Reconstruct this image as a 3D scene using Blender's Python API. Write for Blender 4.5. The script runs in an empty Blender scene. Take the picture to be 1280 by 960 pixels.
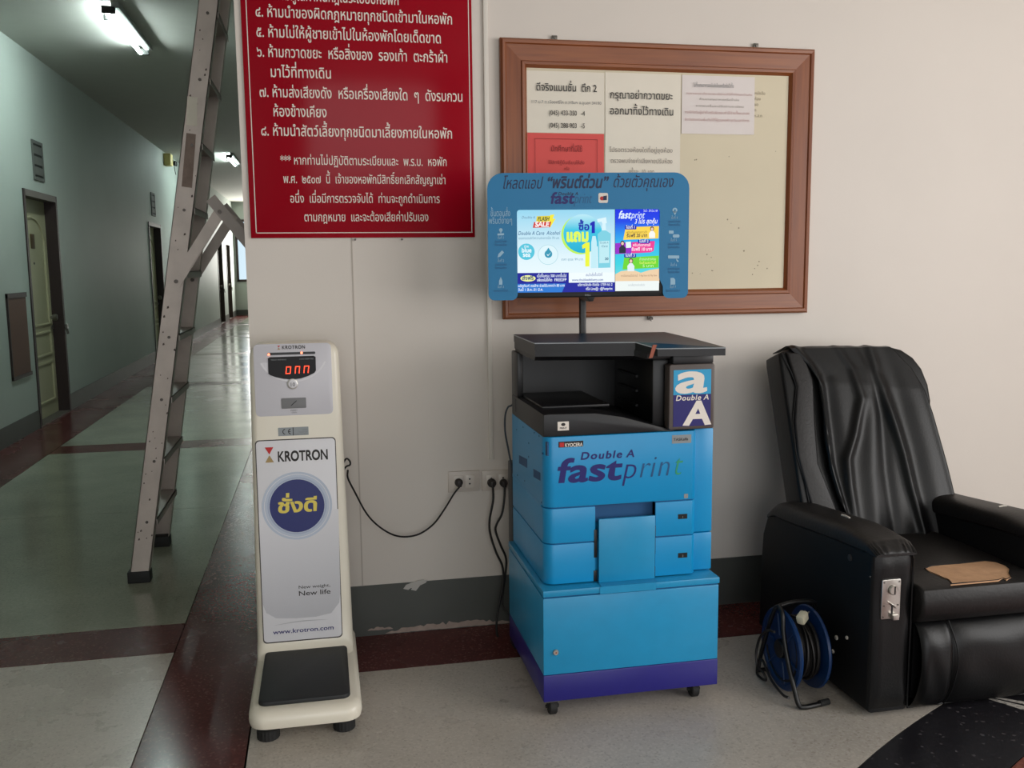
import bpy, bmesh, math, random, unicodedata
import numpy as np
from mathutils import Vector, Matrix, geometry
R = math.radians
random.seed(7)
S = bpy.context.scene
COL = S.collection

# ------------------------------------------------------------------ camera
F_PX, YAW, PITCH, ROLL = 1161.0, R(11.488), R(-7.265), R(-0.61)
CAM = Vector((0.2685, -3.5776, 1.45))
_f = Vector((math.sin(YAW)*math.cos(PITCH), math.cos(YAW)*math.cos(PITCH), math.sin(PITCH)))
_r0 = Vector((math.cos(YAW), -math.sin(YAW), 0)); _u0 = _r0.cross(_f)
_r = _r0*math.cos(ROLL) + _u0*math.sin(ROLL)
_u = -_r0*math.sin(ROLL) + _u0*math.cos(ROLL)
cd = bpy.data.cameras.new('camera'); cam = bpy.data.objects.new('camera', cd); COL.objects.link(cam)
cd.sensor_fit = 'HORIZONTAL'; cd.sensor_width = 36; cd.lens = F_PX/1280*36; cd.clip_end = 200; cd.clip_start = .05
cam.matrix_world = Matrix(((_r.x, _u.x, -_f.x, CAM.x), (_r.y, _u.y, -_f.y, CAM.y), (_r.z, _u.z, -_f.z, CAM.z), (0, 0, 0, 1)))
S.camera = cam
S.view_settings.view_transform = 'Standard'; S.view_settings.look = 'None'; S.view_settings.gamma = 1
S.view_settings.exposure = 0.46

# ------------------------------------------------------------------ daylight
world = bpy.data.worlds.new('sky'); S.world = world; world.use_nodes = True
bg = world.node_tree.nodes['Background']; bg.inputs[0].default_value = (.88, .94, 1.0, 1); bg.inputs[1].default_value = 1.0

def area(name, loc, target, sx, sy, power, col):
    l = bpy.data.lights.new(name, 'AREA'); l.shape = 'RECTANGLE'; l.size = sx; l.size_y = sy; l.energy = power; l.color = col
    o = bpy.data.objects.new(name, l); COL.objects.link(o); o.location = loc
    o.rotation_euler = (Vector(target)-Vector(loc)).to_track_quat('-Z', 'Y').to_euler(); return o
area('right_window_daylight', (5.05, -3.9, 1.9), (1.2, -0.2, 2.2), 3.2, 2.3, 88, (1.0, .965, .93))
area('front_window_daylight', (1.2, -7.3, 1.9), (1.4, 0, 2.6), 4.6, 2.4, 46, (1.0, .965, .93))
area('corridor_window_daylight', (-1.3, 26.45, 2.0), (-1.2, 8, 2.6), 1.3, 1.7, 120, (1, .97, .90))

# ------------------------------------------------------------------ materials
def srgb(r, g, b):
    f = lambda c: (c/255/12.92) if c/255 <= .04045 else ((c/255+.055)/1.055)**2.4
    return (f(r), f(g), f(b), 1)
def mat(name, col, rough=.5, metal=0, emit=0, var=0, vscale=6, bump=0, bscale=60, coat=0, spec=.5, alpha=1, detail=4):
    m = bpy.data.materials.new(name); m.use_nodes = True; nt = m.node_tree; p = nt.nodes['Principled BSDF']
    p.inputs['Base Color'].default_value = col; p.inputs['Roughness'].default_value = rough
    p.inputs['Metallic'].default_value = metal; p.inputs['Coat Weight'].default_value = coat
    p.inputs['Specular IOR Level'].default_value = spec
    if emit:
        p.inputs['Emission Color'].default_value = col; p.inputs['Emission Strength'].default_value = emit
        p.inputs['Base Color'].default_value = (0, 0, 0, 1); p.inputs['Specular IOR Level'].default_value = .1
    if var or bump:
        tc = nt.nodes.new('ShaderNodeTexCoord')
    if var:
        n = nt.nodes.new('ShaderNodeTexNoise'); n.inputs['Scale'].default_value = vscale; n.inputs['Detail'].default_value = detail
        nt.links.new(tc.outputs['Object'], n.inputs['Vector'])
        mr = nt.nodes.new('ShaderNodeMapRange'); mr.inputs[1].default_value = .3; mr.inputs[2].default_value = .7
        mr.inputs[3].default_value = 1-var; mr.inputs[4].default_value = 1+var
        nt.links.new(n.outputs['Fac'], mr.inputs[0])
        mx = nt.nodes.new('ShaderNodeVectorMath'); mx.operation = 'SCALE'; mx.inputs[0].default_value = col[:3]
        nt.links.new(mr.outputs[0], mx.inputs['Scale']); nt.links.new(mx.outputs[0], p.inputs['Base Color'])
    if bump:
        n = nt.nodes.new('ShaderNodeTexNoise'); n.inputs['Scale'].default_value = bscale; n.inputs['Detail'].default_value = 3
        nt.links.new(tc.outputs['Object'], n.inputs['Vector'])
        b = nt.nodes.new('ShaderNodeBump'); b.inputs['Strength'].default_value = bump; b.inputs['Distance'].default_value = .004
        nt.links.new(n.outputs['Fac'], b.inputs['Height']); nt.links.new(b.outputs[0], p.inputs['Normal'])
    return m
def terrazzo(name, base, chip, chip2, rough, scale=70, amount=.35, spec=.5):
    m = bpy.data.materials.new(name); m.use_nodes = True; nt = m.node_tree; p = nt.nodes['Principled BSDF']
    p.inputs['Specular IOR Level'].default_value = spec
    tc = nt.nodes.new('ShaderNodeTexCoord'); v = nt.nodes.new('ShaderNodeTexVoronoi'); v.inputs['Scale'].default_value = scale
    nt.links.new(tc.outputs['Object'], v.inputs['Vector'])
    sep = nt.nodes.new('ShaderNodeSeparateColor'); nt.links.new(v.outputs['Color'], sep.inputs[0])
    cr = nt.nodes.new('ShaderNodeValToRGB'); e = cr.color_ramp; e.interpolation = 'CONSTANT'
    e.elements[0].position = 0; e.elements[0].color = base; e.elements[1].position = 1-amount; e.elements[1].color = chip
    k = e.elements.new(1-amount*.22); k.color = chip2
    nt.links.new(sep.outputs[0], cr.inputs[0])
    n = nt.nodes.new('ShaderNodeTexNoise'); n.inputs['Scale'].default_value = 2.3; n.inputs['Detail'].default_value = 6
    nt.links.new(tc.outputs['Object'], n.inputs['Vector'])
    mr = nt.nodes.new('ShaderNodeMapRange'); mr.inputs[1].default_value = .3; mr.inputs[2].default_value = .7; mr.inputs[3].default_value = .88; mr.inputs[4].default_value = 1.1
    nt.links.new(n.outputs['Fac'], mr.inputs[0])
    mx = nt.nodes.new('ShaderNodeVectorMath'); mx.operation = 'SCALE'
    nt.links.new(cr.outputs[0], mx.inputs[0]); nt.links.new(mr.outputs[0], mx.inputs['Scale']); nt.links.new(mx.outputs[0], p.inputs['Base Color'])
    mr2 = nt.nodes.new('ShaderNodeMapRange'); mr2.inputs[1].default_value = .3; mr2.inputs[2].default_value = .7; mr2.inputs[3].default_value = rough*.8; mr2.inputs[4].default_value = rough*1.25
    nt.links.new(n.outputs['Fac'], mr2.inputs[0]); nt.links.new(mr2.outputs[0], p.inputs['Roughness'])
    return m
def wood(name, c1, c2, axis='x'):
    m = bpy.data.materials.new(name); m.use_nodes = True; nt = m.node_tree; p = nt.nodes['Principled BSDF']
    tc = nt.nodes.new('ShaderNodeTexCoord'); mp = nt.nodes.new('ShaderNodeMapping')
    mp.inputs['Scale'].default_value = (1.5, 30, 30) if axis == 'x' else (30, 30, 1.5)
    n = nt.nodes.new('ShaderNodeTexNoise'); n.inputs['Scale'].default_value = 2.5; n.inputs['Detail'].default_value = 6
    cr = nt.nodes.new('ShaderNodeValToRGB'); cr.color_ramp.elements[0].position = .3; cr.color_ramp.elements[1].position = .7
    cr.color_ramp.elements[0].color = c1; cr.color_ramp.elements[1].color = c2
    nt.links.new(tc.outputs['Object'], mp.inputs[0]); nt.links.new(mp.outputs[0], n.inputs['Vector'])
    nt.links.new(n.outputs['Fac'], cr.inputs[0]); nt.links.new(cr.outputs[0], p.inputs['Base Color'])
    p.inputs['Roughness'].default_value = .38
    return m

M = dict(
 wall=mat('cream_wall_paint', srgb(216, 208, 199), .55, var=.025, vscale=1.6, bump=.04, bscale=90),
 wall_green=mat('pale_green_wall_paint', srgb(180, 189, 182), .6, var=.03, vscale=1.5, bump=.05),
 ceil=mat('ceiling_paint', srgb(184, 184, 176), .8, var=.02),
 dado=mat('grey_green_dado_paint', srgb(82, 84, 80), .5, var=.06, vscale=5),
 plaster=mat('bare_plaster', srgb(168, 150, 140), .9, var=.12, vscale=30),
 scrape=mat('scraped_white_paint', srgb(190, 186, 180), .8, var=.05),
 joint=mat('joint_shadow', srgb(188, 179, 169), .8),
 tz_light=terrazzo('light_terrazzo', srgb(182, 174, 164), srgb(190, 182, 172), srgb(168, 160, 150), .28, 150, .35),
 tz_cor=terrazzo('green_lit_terrazzo', srgb(148, 150, 133), srgb(154, 156, 139), srgb(138, 140, 124), .16, 150, .35),  # light terrazzo again, with the corridor's greenish light put into its colour
 tz_red=terrazzo('maroon_terrazzo', srgb(84, 42, 40), srgb(94, 48, 46), srgb(112, 72, 66), .24, 150, .35, .22),
 tz_black=terrazzo('black_terrazzo', srgb(31, 30, 34), srgb(38, 36, 41), srgb(80, 76, 79), .32, 120, .12),
 tz_rust=terrazzo('rust_terrazzo', srgb(120, 66, 54), srgb(140, 84, 70), srgb(90, 60, 54), .3, 70, .4),
 tz_white=terrazzo('white_terrazzo', srgb(190, 184, 176), srgb(150, 146, 140), srgb(110, 106, 100), .3, 90, .3),
 grout=mat('floor_bed', srgb(60, 55, 50), .8),
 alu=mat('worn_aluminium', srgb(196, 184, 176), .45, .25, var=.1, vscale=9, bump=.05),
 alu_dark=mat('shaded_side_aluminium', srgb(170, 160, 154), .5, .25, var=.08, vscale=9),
 rubber=mat('black_rubber', srgb(26, 26, 26), .7, bump=.2),
 bolt=mat('steel_bolt', srgb(90, 84, 80), .4, .8),
 red=mat('red_acrylic', srgb(152, 12, 30), .14, spec=.14, var=.02),
 white=mat('white_print', srgb(232, 224, 214), .6),
 brown=wood('varnished_brown_wood', srgb(120, 62, 28), srgb(146, 82, 38)),
 brown_v=wood('varnished_brown_wood_upright', srgb(116, 58, 26), srgb(142, 78, 36), 'z'),
 brown_rim=mat('brown_rim', srgb(170, 100, 62), .35),
 board=mat('cream_board', srgb(214, 203, 176), .6, var=.03, vscale=3),
 paper=mat('white_paper', srgb(230, 223, 208), .7, var=.02, vscale=8, bump=.15, bscale=12),
 paper2=mat('pale_paper', srgb(226, 218, 214), .7, var=.02, vscale=8, bump=.15, bscale=12),
 pinkpaper=mat('red_paper', srgb(220, 84, 80), .7, bump=.1, bscale=12),
 ink=mat('black_ink', srgb(40, 36, 34), .6), faint=mat('faded_ink', srgb(150, 142, 134), .7), faintred=mat('faded_red_ink', srgb(190, 150, 148), .7),
 darkred=mat('dark_red_ink', srgb(140, 40, 40), .7),
 steel=mat('bright_steel', srgb(190, 186, 180), .28, .9), zinc=mat('grey_screw', srgb(110, 106, 100), .4, .8),
 blue=mat('cyan_blue_paint', srgb(14, 146, 204), .35, var=.015, vscale=12),
 blue_cab=mat('cyan_blue_steel', srgb(30, 146, 196), .33, var=.03, vscale=18),
 blue_slot=mat('deep_blue_slot', srgb(14, 80, 130), .6),
 navy=mat('navy_paint', srgb(36, 32, 122), .35, var=.04, vscale=15),
 black=mat('black_plastic', srgb(19, 19, 22), .45, bump=.05, bscale=200),
 black2=mat('very_dark_plastic', srgb(10, 10, 12), .4),
 charcoal=mat('charcoal_plastic', srgb(46, 46, 48), .45), taupe=mat('taupe_plastic', srgb(82, 72, 68), .45),
 lidglass=mat('dark_blue_glass_lid', srgb(10, 50, 74), .3, spec=.18),
 edge=mat('edge_highlight', srgb(170, 176, 180), .3),
 orange=mat('orange_ribbon', srgb(150, 78, 56), .6),
 logo_navy=mat('navy_print', srgb(20, 14, 104), .5), logo_cyan=mat('cyan_print', srgb(30, 156, 205), .5), logo_green=mat('green_print', srgb(40, 150, 110), .5),
 logo_teal=mat('teal_print', srgb(20, 80, 130), .5), logo_red=mat('red_print', srgb(190, 30, 30), .5), sticker=mat('grey_sticker', srgb(140, 146, 148), .4),
 surround=mat('blue_printed_board', srgb(14, 120, 172), .5), surround_ink=mat('dark_blue_ink', srgb(8, 28, 72), .5), surround_light=mat('pale_blue_ink', srgb(150, 190, 214), .5),
 surround_faint=mat('dim_blue_ink', srgb(14, 88, 138), .5),
 cream=mat('cream_moulded_plastic', srgb(232, 225, 208), .35, var=.015, vscale=5, coat=.2),
 lilac=mat('silver_lilac_print', srgb(204, 202, 208), .35), lilac2=mat('silver_lilac_ring', srgb(216, 214, 218), .35),
 panel=mat('white_silver_print', srgb(224, 223, 227), .35), panel2=mat('silver_grey_print', srgb(184, 184, 188), .35), ring1=mat('pale_blue_ring', srgb(186, 196, 212), .35), ring2=mat('blue_grey_ring', srgb(166, 178, 200), .35),
 disc=mat('navy_disc', srgb(24, 34, 104), .35), gold=mat('yellow_print', srgb(226, 206, 90), .4), groove=mat('dark_groove', srgb(70, 64, 60), .6),
 ledred=mat('red_led', (1, .05, .02, 1), emit=3.2), ledhot=mat('red_led_bright', (1, .22, .12, 1), emit=2.5), display=mat('display_window', srgb(14, 11, 13), .35, spec=.2),
 grey=mat('mid_grey_print', srgb(120, 120, 122), .5), mat_=mat('black_ribbed_rubber_mat', srgb(30, 32, 34), .6, bump=.1, bscale=150),
 leather=mat('black_leather', srgb(14, 14, 15), .38, bump=.10, bscale=140, spec=.30), leather2=mat('worn_black_leather', srgb(27, 25, 25), .46, spec=.35, bump=.2, bscale=90, var=.12, vscale=14),
 leather_side=mat('matt_black_panel', srgb(11, 11, 13), .6, spec=.3),
 tan=mat('tan_backing_cloth', srgb(196, 154, 118), .9, var=.08, vscale=25, bump=.5, bscale=60), thread=mat('white_tear', srgb(190, 184, 174), .8),
 reel_blue=mat('blue_reel_plastic', srgb(12, 50, 98), .4), cable=mat('black_cable', srgb(20, 17, 17), .5), cable_grey=mat('grey_cable', srgb(50, 60, 70), .5),
 plug_cream=mat('cream_plug', srgb(206, 200, 176), .5), plug=mat('dark_plug', srgb(36, 28, 26), .5),
 outlet=mat('outlet_plastic', srgb(204, 194, 184), .4), outlet_in=mat('outlet_insert', srgb(212, 203, 193), .35),
 door=mat('cream_door', srgb(184, 178, 146), .4), door_dark=mat('dark_brown_frame', srgb(46, 32, 30), .5), door_grey=mat('grey_brown_frame', srgb(96, 88, 82), .5),
 brass=mat('brass_number', srgb(90, 66, 40), .4, .5), knob=mat('dull_knob', srgb(120, 116, 110), .3, .8),
 hatch=mat('red_brown_panel', srgb(92, 58, 44), .6), vent=mat('vent_grey', srgb(96, 98, 94), .7), vent_d=mat('vent_dark', srgb(36, 38, 36), .8),
 yellow=mat('yellowed_plastic', srgb(214, 196, 120), .5), tube=mat('lit_tube', (.84, 1, .98, 1), emit=75), fixture=mat('lamp_fixture', srgb(150, 156, 152), .5),
 glow=mat('window_glass', srgb(200, 215, 220), .1), white_plastic=mat('white_plastic', srgb(222, 216, 206), .45),
)
g = M['glow'].node_tree.nodes['Principled BSDF']; g.inputs['Transmission Weight'].default_value = 1; g.inputs['IOR'].default_value = 1.05
def emis(name, c, s=.9):
    return mat(name, srgb(*c), .2, emit=s)

# ------------------------------------------------------------------ object helpers
def tag(o, label=None, cat=None, group=None, kind=None):
    if label: o['label'] = label
    if cat: o['category'] = cat
    if group: o['group'] = group
    if kind: o['kind'] = kind
    return o
def thing(name, loc=(0, 0, 0), rz=0, label=None, cat=None, group=None, kind=None):
    o = bpy.data.objects.new(name, None); COL.objects.link(o); o.location = loc; o.rotation_euler = (0, 0, rz); o.empty_display_size = .05
    o['_'] = 0; del o['_']
    return tag(o, label, cat, group, kind)
def mw(o):
    m = Matrix.Translation(o.location) @ o.rotation_euler.to_matrix().to_4x4()
    return mw(o.parent) @ m if o.parent else m
class MB:
    """collects geometry; world=True means the coordinates are world coordinates"""
    def __init__(s): s.v = []; s.f = []; s.sm = []
    def add(s, vs, fs, smooth=False):
        n = len(s.v); s.v += [tuple(v) for v in vs]; s.f += [tuple(i+n for i in f) for f in fs]; s.sm += [smooth]*len(fs); return s
    def bm(s, bmx, smooth=False):
        bmx.verts.index_update(); s.add([v.co[:] for v in bmx.verts], [[v.index for v in f.verts] for f in bmx.faces], smooth); bmx.free(); return s
    def box(s, a, b, bev=0, seg=2, smooth=None, rot=None):
        a = Vector(a); b = Vector(b); bmx = bmesh.new(); bmesh.ops.create_cube(bmx, size=1)
        c = (a+b)/2; d = b-a
        for v in bmx.verts: v.co = Vector((v.co.x*d.x, v.co.y*d.y, v.co.z*d.z))
        if bev: bmesh.ops.bevel(bmx, geom=bmx.edges[:], offset=min(bev, min(abs(k) for k in d)*.49), segments=seg, affect='EDGES', profile=.5)
        for v in bmx.verts:
            if rot: v.co = rot @ v.co
            v.co += c
        return s.bm(bmx, bool(bev) if smooth is None else smooth)
    def prism(s, pts, a, b, axis='y', bev=0, seg=2, smooth=None):
        """pts: 2-D outline; extruded from a to b along axis. axis y: (x,z); axis x: (y,z); axis z: (x,y)"""
        def P(p, t): return {'y': (p[0], t, p[1]), 'x': (t, p[0], p[1]), 'z': (p[0], p[1], t)}[axis]
        bmx = bmesh.new(); A = [bmx.verts.new(P(p, a)) for p in pts]; B = [bmx.verts.new(P(p, b)) for p in pts]; n = len(pts)
        bmx.faces.new(A); bmx.faces.new(B[::-1])
        for i in range(n): bmx.faces.new((A[i], B[i], B[(i+1) % n], A[(i+1) % n]))
        bmesh.ops.recalc_face_normals(bmx, faces=bmx.faces)
        if bev:
            cap = [e for e in bmx.edges if (e.verts[0] in A and e.verts[1] in A) or (e.verts[0] in B and e.verts[1] in B)]
            bmesh.ops.bevel(bmx, geom=cap, offset=bev, segments=seg, affect='EDGES', profile=.5)
        return s.bm(bmx, bool(bev) if smooth is None else smooth)
    def tube(s, path, r, n=8, closed=False, caps=True):
        path = [Vector(p) for p in path]; N = len(path); vs = []; fs = []
        t0 = (path[1]-path[0]).normalized(); up = Vector((0, 0, 1)) if abs(t0.z) < .9 else Vector((1, 0, 0)); nrm = t0.cross(up).normalized()
        for i, p in enumerate(path):
            if closed: t = path[(i+1) % N]-path[i-1]
            else: t = path[min(i+1, N-1)]-path[max(i-1, 0)]
            t.normalize(); nrm = (nrm-t*nrm.dot(t)).normalized(); b = t.cross(nrm)
            rr = r[i] if isinstance(r, (list, tuple)) else r
            for k in range(n):
                a = 2*math.pi*k/n; vs.append(p+nrm*math.cos(a)*rr+b*math.sin(a)*rr)
        for i in range(N if closed else N-1):
            j = (i+1) % N
            for k in range(n): fs.append((i*n+k, i*n+(k+1) % n, j*n+(k+1) % n, j*n+k))
        if caps and not closed: fs.append(tuple(range(n))[::-1]); fs.append(tuple((N-1)*n+k for k in range(n)))
        return s.add(vs, fs, True)
    def cyl(s, a, b, r, n=20, r2=None, bev=0):
        a = Vector(a); b = Vector(b); d = (b-a).normalized()
        up = Vector((0, 0, 1)) if abs(d.z) < .9 else Vector((1, 0, 0)); x = d.cross(up).normalized(); y = d.cross(x); r2 = r if r2 is None else r2
        prof = [(0, r), (1, r2)]
        L = (b-a).length
        if bev: prof = [(0, r-bev), (bev/L, r), (1-bev/L, r2), (1, r2-bev)]
        vs = []; fs = []
        for t, q in prof:
            for k in range(n): an = 2*math.pi*k/n; vs.append(a+(b-a)*t+x*math.cos(an)*q+y*math.sin(an)*q)
        for i in range(len(prof)-1):
            for k in range(n): fs.append((i*n+k, i*n+(k+1) % n, (i+1)*n+(k+1) % n, (i+1)*n+k))
        s.add(vs, fs, False); m = len(prof)-1
        return s.add([v for v in vs[:n]]+[v for v in vs[m*n:]], [tuple(range(n))[::-1], tuple(range(n, 2*n))], False)
    def loft(s, rings, smooth=True, caps=True):
        n = len(rings[0]); vs = [v for r_ in rings for v in r_]; fs = []
        for i in range(len(rings)-1):
            for k in range(n): fs.append((i*n+k, i*n+(k+1) % n, (i+1)*n+(k+1) % n, (i+1)*n+k))
        if caps: fs.append(tuple(range(n))[::-1]); fs.append(tuple((len(rings)-1)*n+k for k in range(n)))
        return s.add(vs, fs, smooth)
    def grid(s, rows, smooth=True):
        h = len(rows); w = len(rows[0]); vs = [v for r_ in rows for v in r_]
        return s.add(vs, [(i*w+j, i*w+j+1, (i+1)*w+j+1, (i+1)*w+j) for i in range(h-1) for j in range(w-1)], smooth)
    def build(s, name, m, parent=None, world=False, label=None, mods=None, shade=None):
        me = bpy.data.meshes.new(name); vs = s.v
        if parent is not None and world:
            inv = mw(parent).inverted(); vs = [tuple(inv @ Vector(v)) for v in vs]
        me.from_pydata(vs, [], s.f); me.polygons.foreach_set('use_smooth', s.sm); me.update()
        b = bmesh.new(); b.from_mesh(me)
        if len(b.faces) < 60000: bmesh.ops.remove_doubles(b, verts=b.verts, dist=1e-6) if not getattr(s, 'flat', 0) else None
        if not getattr(s, 'flat', 0): bmesh.ops.recalc_face_normals(b, faces=b.faces)
        b.to_mesh(me); b.free()
        for k in (m if isinstance(m, list) else [m]): me.materials.append(k)
        if any(s.sm):
            try: me.set_sharp_from_angle(angle=R(40))
            except Exception: pass
        o = bpy.data.objects.new(name, me); COL.objects.link(o); o.parent = parent
        if label: o['label'] = label
        return o

def rrect(x0, y0, x1, y1, r, seg=6, rs=None):
    """rounded rectangle outline, rs = radii for (x1,y1),(x0,y1),(x0,y0),(x1,y0)"""
    rs = rs or (r, r, r, r); out = []
    for (cx, cy, a0), q in zip(((x1-rs[0], y1-rs[0], 0), (x0+rs[1], y1-rs[1], 90), (x0+rs[2], y0+rs[2], 180), (x1-rs[3], y0+rs[3], 270)), rs):
        for k in range(seg+1):
            a = R(a0+90*k/seg); out.append((cx+q*math.cos(a), cy+q*math.sin(a)))
    return out
def disc(cx, cy, r, n=32, ry=None): return [(cx+r*math.cos(2*math.pi*k/n), cy+(ry or r)*math.sin(2*math.pi*k/n)) for k in range(n)]
def smooth_path(pts, n=6):
    pts = [Vector(p) for p in pts]; P = [pts[0]*2-pts[1]]+pts+[pts[-1]*2-pts[-2]]; out = []
    for i in range(1, len(P)-2):
        a, b, c, d = P[i-1:i+3]
        for k in range(n):
            t = k/n; out.append(.5*((2*b)+(c-a)*t+(2*a-5*b+4*c-d)*t*t+(3*b-a-3*c+d)*t**3))
    out.append(pts[-1]); return out

class Plane:
    """a real plane in the room: origin o, unit axes u (right) and v (up); n faces the viewer's side"""
    def __init__(s, o, u, v): s.o = Vector(o); s.u = Vector(u).normalized(); s.v = Vector(v).normalized(); s.n = s.u.cross(s.v).normalized()
    def at(s, px, py):   # where the photograph's point lies on this plane, in metres
        d = _f + _r*((px-640)/F_PX) - _u*((py-480)/F_PX); t = (s.o-CAM).dot(s.n)/d.dot(s.n); p = CAM+d*t-s.o
        return (p.dot(s.u), p.dot(s.v))
    def w(s, a, b, d=0): return s.o+s.u*a+s.v*b+s.n*d
    def flat(s, mb, pts, d=.0006):
        mb.add([s.w(a, b, d) for a, b in pts], [tuple(range(len(pts)))]); return mb
    def slab(s, mb, pts, d0, d1, bev=0, seg=2, smooth=None):
        t = MB(); t.prism(pts, 0, d1-d0, 'z', bev, seg, smooth)
        mb.add([s.w(x, y, d0+z) for x, y, z in t.v], t.f); mb.sm[-len(t.f):] = t.sm; return mb
def patch(pl, pts, d, name, m, parent, label=None):
    mb = MB(); mb.flat = 1; pl.flat(mb, pts, d); return mb.build(name, m, parent, world=True, label=label)

# ------------------------------------------------------------------ lettering (glyph outlines of Blender's own font, filled by winding number)
_raw = {}
def _splines(body):
    c = bpy.data.curves.new('t', 'FONT'); c.body = body; c.size = 1; o = bpy.data.objects.new('t', c); COL.objects.link(o)
    dg = bpy.context.evaluated_depsgraph_get(); cu = o.to_curve(dg); out = []
    for sp in cu.splines:
        bp = sp.bezier_points; pts = []; n = len(bp)
        for i in range(n):
            a = bp[i]; b = bp[(i+1) % n]; ch = b.co-a.co
            L = max(ch.length, 1e-6)
            dev = max(abs((a.handle_right-a.co).cross(ch).z), abs((b.handle_left-a.co).cross(ch).z))/L
            k = 1 if dev < .002 else (2 if L < .06 else 4)
            if k == 1: pts.append(a.co.xy[:])
            else:
                q = geometry.interpolate_bezier(a.co, a.handle_right, b.handle_left, b.co, k+1); pts += [p.xy[:] for p in q[:-1]]
        out.append(np.array(pts))
    o.to_curve_clear(); bpy.data.objects.remove(o); bpy.data.curves.remove(c); return out
def _outline(ch):
    if ch in _raw: return _raw[ch]
    if 'H' not in _raw:
        h = _splines('HH'); m = len(h)//2; adv = h[m][:, 0].min()-h[0][:, 0].min(); _raw['H'] = (h[:m], adv)
    H, aH = _raw['H']; m = len(H); h0 = H[0][:, 0].min()
    if ch == 'H': return _raw['H']
    mn = unicodedata.category(ch) == 'Mn'
    if mn:
        K, aK = _outline('ก'); sp = _splines('Hก'+ch+'H'); pen = aH+aK; mid = sp[m+len(K):-m]
    else:
        sp = _splines('H'+ch+'H'); pen = aH; mid = sp[m:-m]
    adv = sp[-m][:, 0].min()-h0-pen
    _raw[ch] = ([p-np.array([pen, 0]) for p in mid], adv); return _raw[ch]
_gl = {}
def glyph(ch, bold=0):
    key = (ch, bold)
    if key in _gl: return _gl[key]
    pol, adv = _outline(ch); pol = [p for p in pol if len(p) > 2]
    if not pol: _gl[key] = (np.zeros((0, 2)), [], adv); return _gl[key]
    if bold:
        ar = lambda p: .5*np.sum(p[:, 0]*np.roll(p[:, 1], -1)-np.roll(p[:, 0], -1)*p[:, 1])
        big = max(pol, key=lambda p: abs(ar(p))); sg = 1 if ar(big) > 0 else -1; q = []
        for p in pol:
            e1 = p-np.roll(p, 1, 0); e2 = np.roll(p, -1, 0)-p
            e1 = e1/(np.linalg.norm(e1, axis=1)[:, None]+1e-9); e2 = e2/(np.linalg.norm(e2, axis=1)[:, None]+1e-9)
            t = e1+e2; t /= (np.linalg.norm(t, axis=1)[:, None]+1e-9); q.append(p+sg*np.stack([t[:, 1], -t[:, 0]], 1)*bold)
        pol = q
    V = []; E = []
    for p in pol:
        n0 = len(V); V += [Vector(x) for x in p]; E += [(n0+i, n0+(i+1) % len(p)) for i in range(len(p))]
    ov, oe, of, *_ = geometry.delaunay_2d_cdt(V, E, [], 0, 1e-5)
    P = np.array([v[:] for v in ov]); T = np.array([f[:] for f in of if len(f) == 3]); c = P[T].mean(1)
    wn = np.zeros(len(T))
    for p in pol:
        a = p; b = np.roll(p, -1, 0)
        for (x0, y0), (x1, y1) in zip(a, b):
            cr = (x1-x0)*(c[:, 1]-y0)-(c[:, 0]-x0)*(y1-y0)
            wn += ((y0 <= c[:, 1]) & (y1 > c[:, 1]) & (cr > 0)).astype(int)-((y0 > c[:, 1]) & (y1 <= c[:, 1]) & (cr < 0)).astype(int)
    T = T[np.abs(wn) > .5]; _gl[key] = (P, T.tolist(), adv); return _gl[key]
UP = 'ัิีึืำ'; TONE = '่้๊๋์'
def layout(s, bold=0, track=0):
    x = 0; V = []; F = []; prev = ''
    for ch in s:
        if ch == ' ': x += .28; prev = ''; continue
        P, T, adv = glyph(ch, bold); dy = .19 if (ch in TONE and prev in UP and prev) else 0
        n = len(V); V += [(a+x, b+dy) for a, b in P]; F += [tuple(i+n for i in t) for t in T]
        x += max(adv, 0)+(track if adv > 0 else 0); prev = ch
    return np.array(V) if V else np.zeros((0, 2)), F, x
def text(pl, mb, s, x, y, h, width=None, align='l', bold=0, shear=0, track=0, d=.0008):
    """h = height of a consonant/x-cap in metres, baseline start (x,y) on plane pl"""
    V, F, w = layout(s, bold, track); k = h/.55
    kx = k if width is None else width/max(w, 1e-6); W = w*kx
    x0 = x-(W if align == 'r' else W/2 if align == 'c' else 0)
    mb.flat = 1
    mb.add([pl.w(x0+a*kx+b*k*shear, y+b*k, d) for a, b in V], F); return W
def text_px(pl, mb, s, p0, p1, h, **kw):
    """p0,p1: where the line's baseline starts and ends"""
    a = pl.at(*p0); b = pl.at(*p1)
    return text(pl, mb, s, a[0], (a[1]+b[1])/2, h, width=b[0]-a[0], **kw)

def phrases(pl, t, s, p0, p1, h, m, bold):
    """a line of lettering, one part per phrase (phrases parted by double blanks)"""
    a = pl.at(*p0); b = pl.at(*p1); full = layout(s, bold)[2]; k = (b[0]-a[0])/full; x = a[0]
    for w_ in s.split('  '):
        wd = layout(w_, bold)[2]; mb = MB(); text(pl, mb, w_, x, (a[1]+b[1])/2, h, width=wd*k, bold=bold); mb.build('lettering', m, t, world=True); x += (wd+.56)*k
# ================================================================== SETTING
XL, ZC, YE = -2.338, 3.482, 26.6
XR, YF = 5.4, -7.6
floor = thing('floor', kind='structure')
MB().box((XL-.2, YF-.5, -.08), (XR+.2, YE+.3, -.016)).build('floor_bed', M['grout'], floor)
PER = 4.27; G = .002
def piece(name, x0, y0, x1, y1, m):
    MB().box((x0+G, y0+G, -.016), (x1-G, y1-G, 0)).build(name, m, floor)
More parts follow.
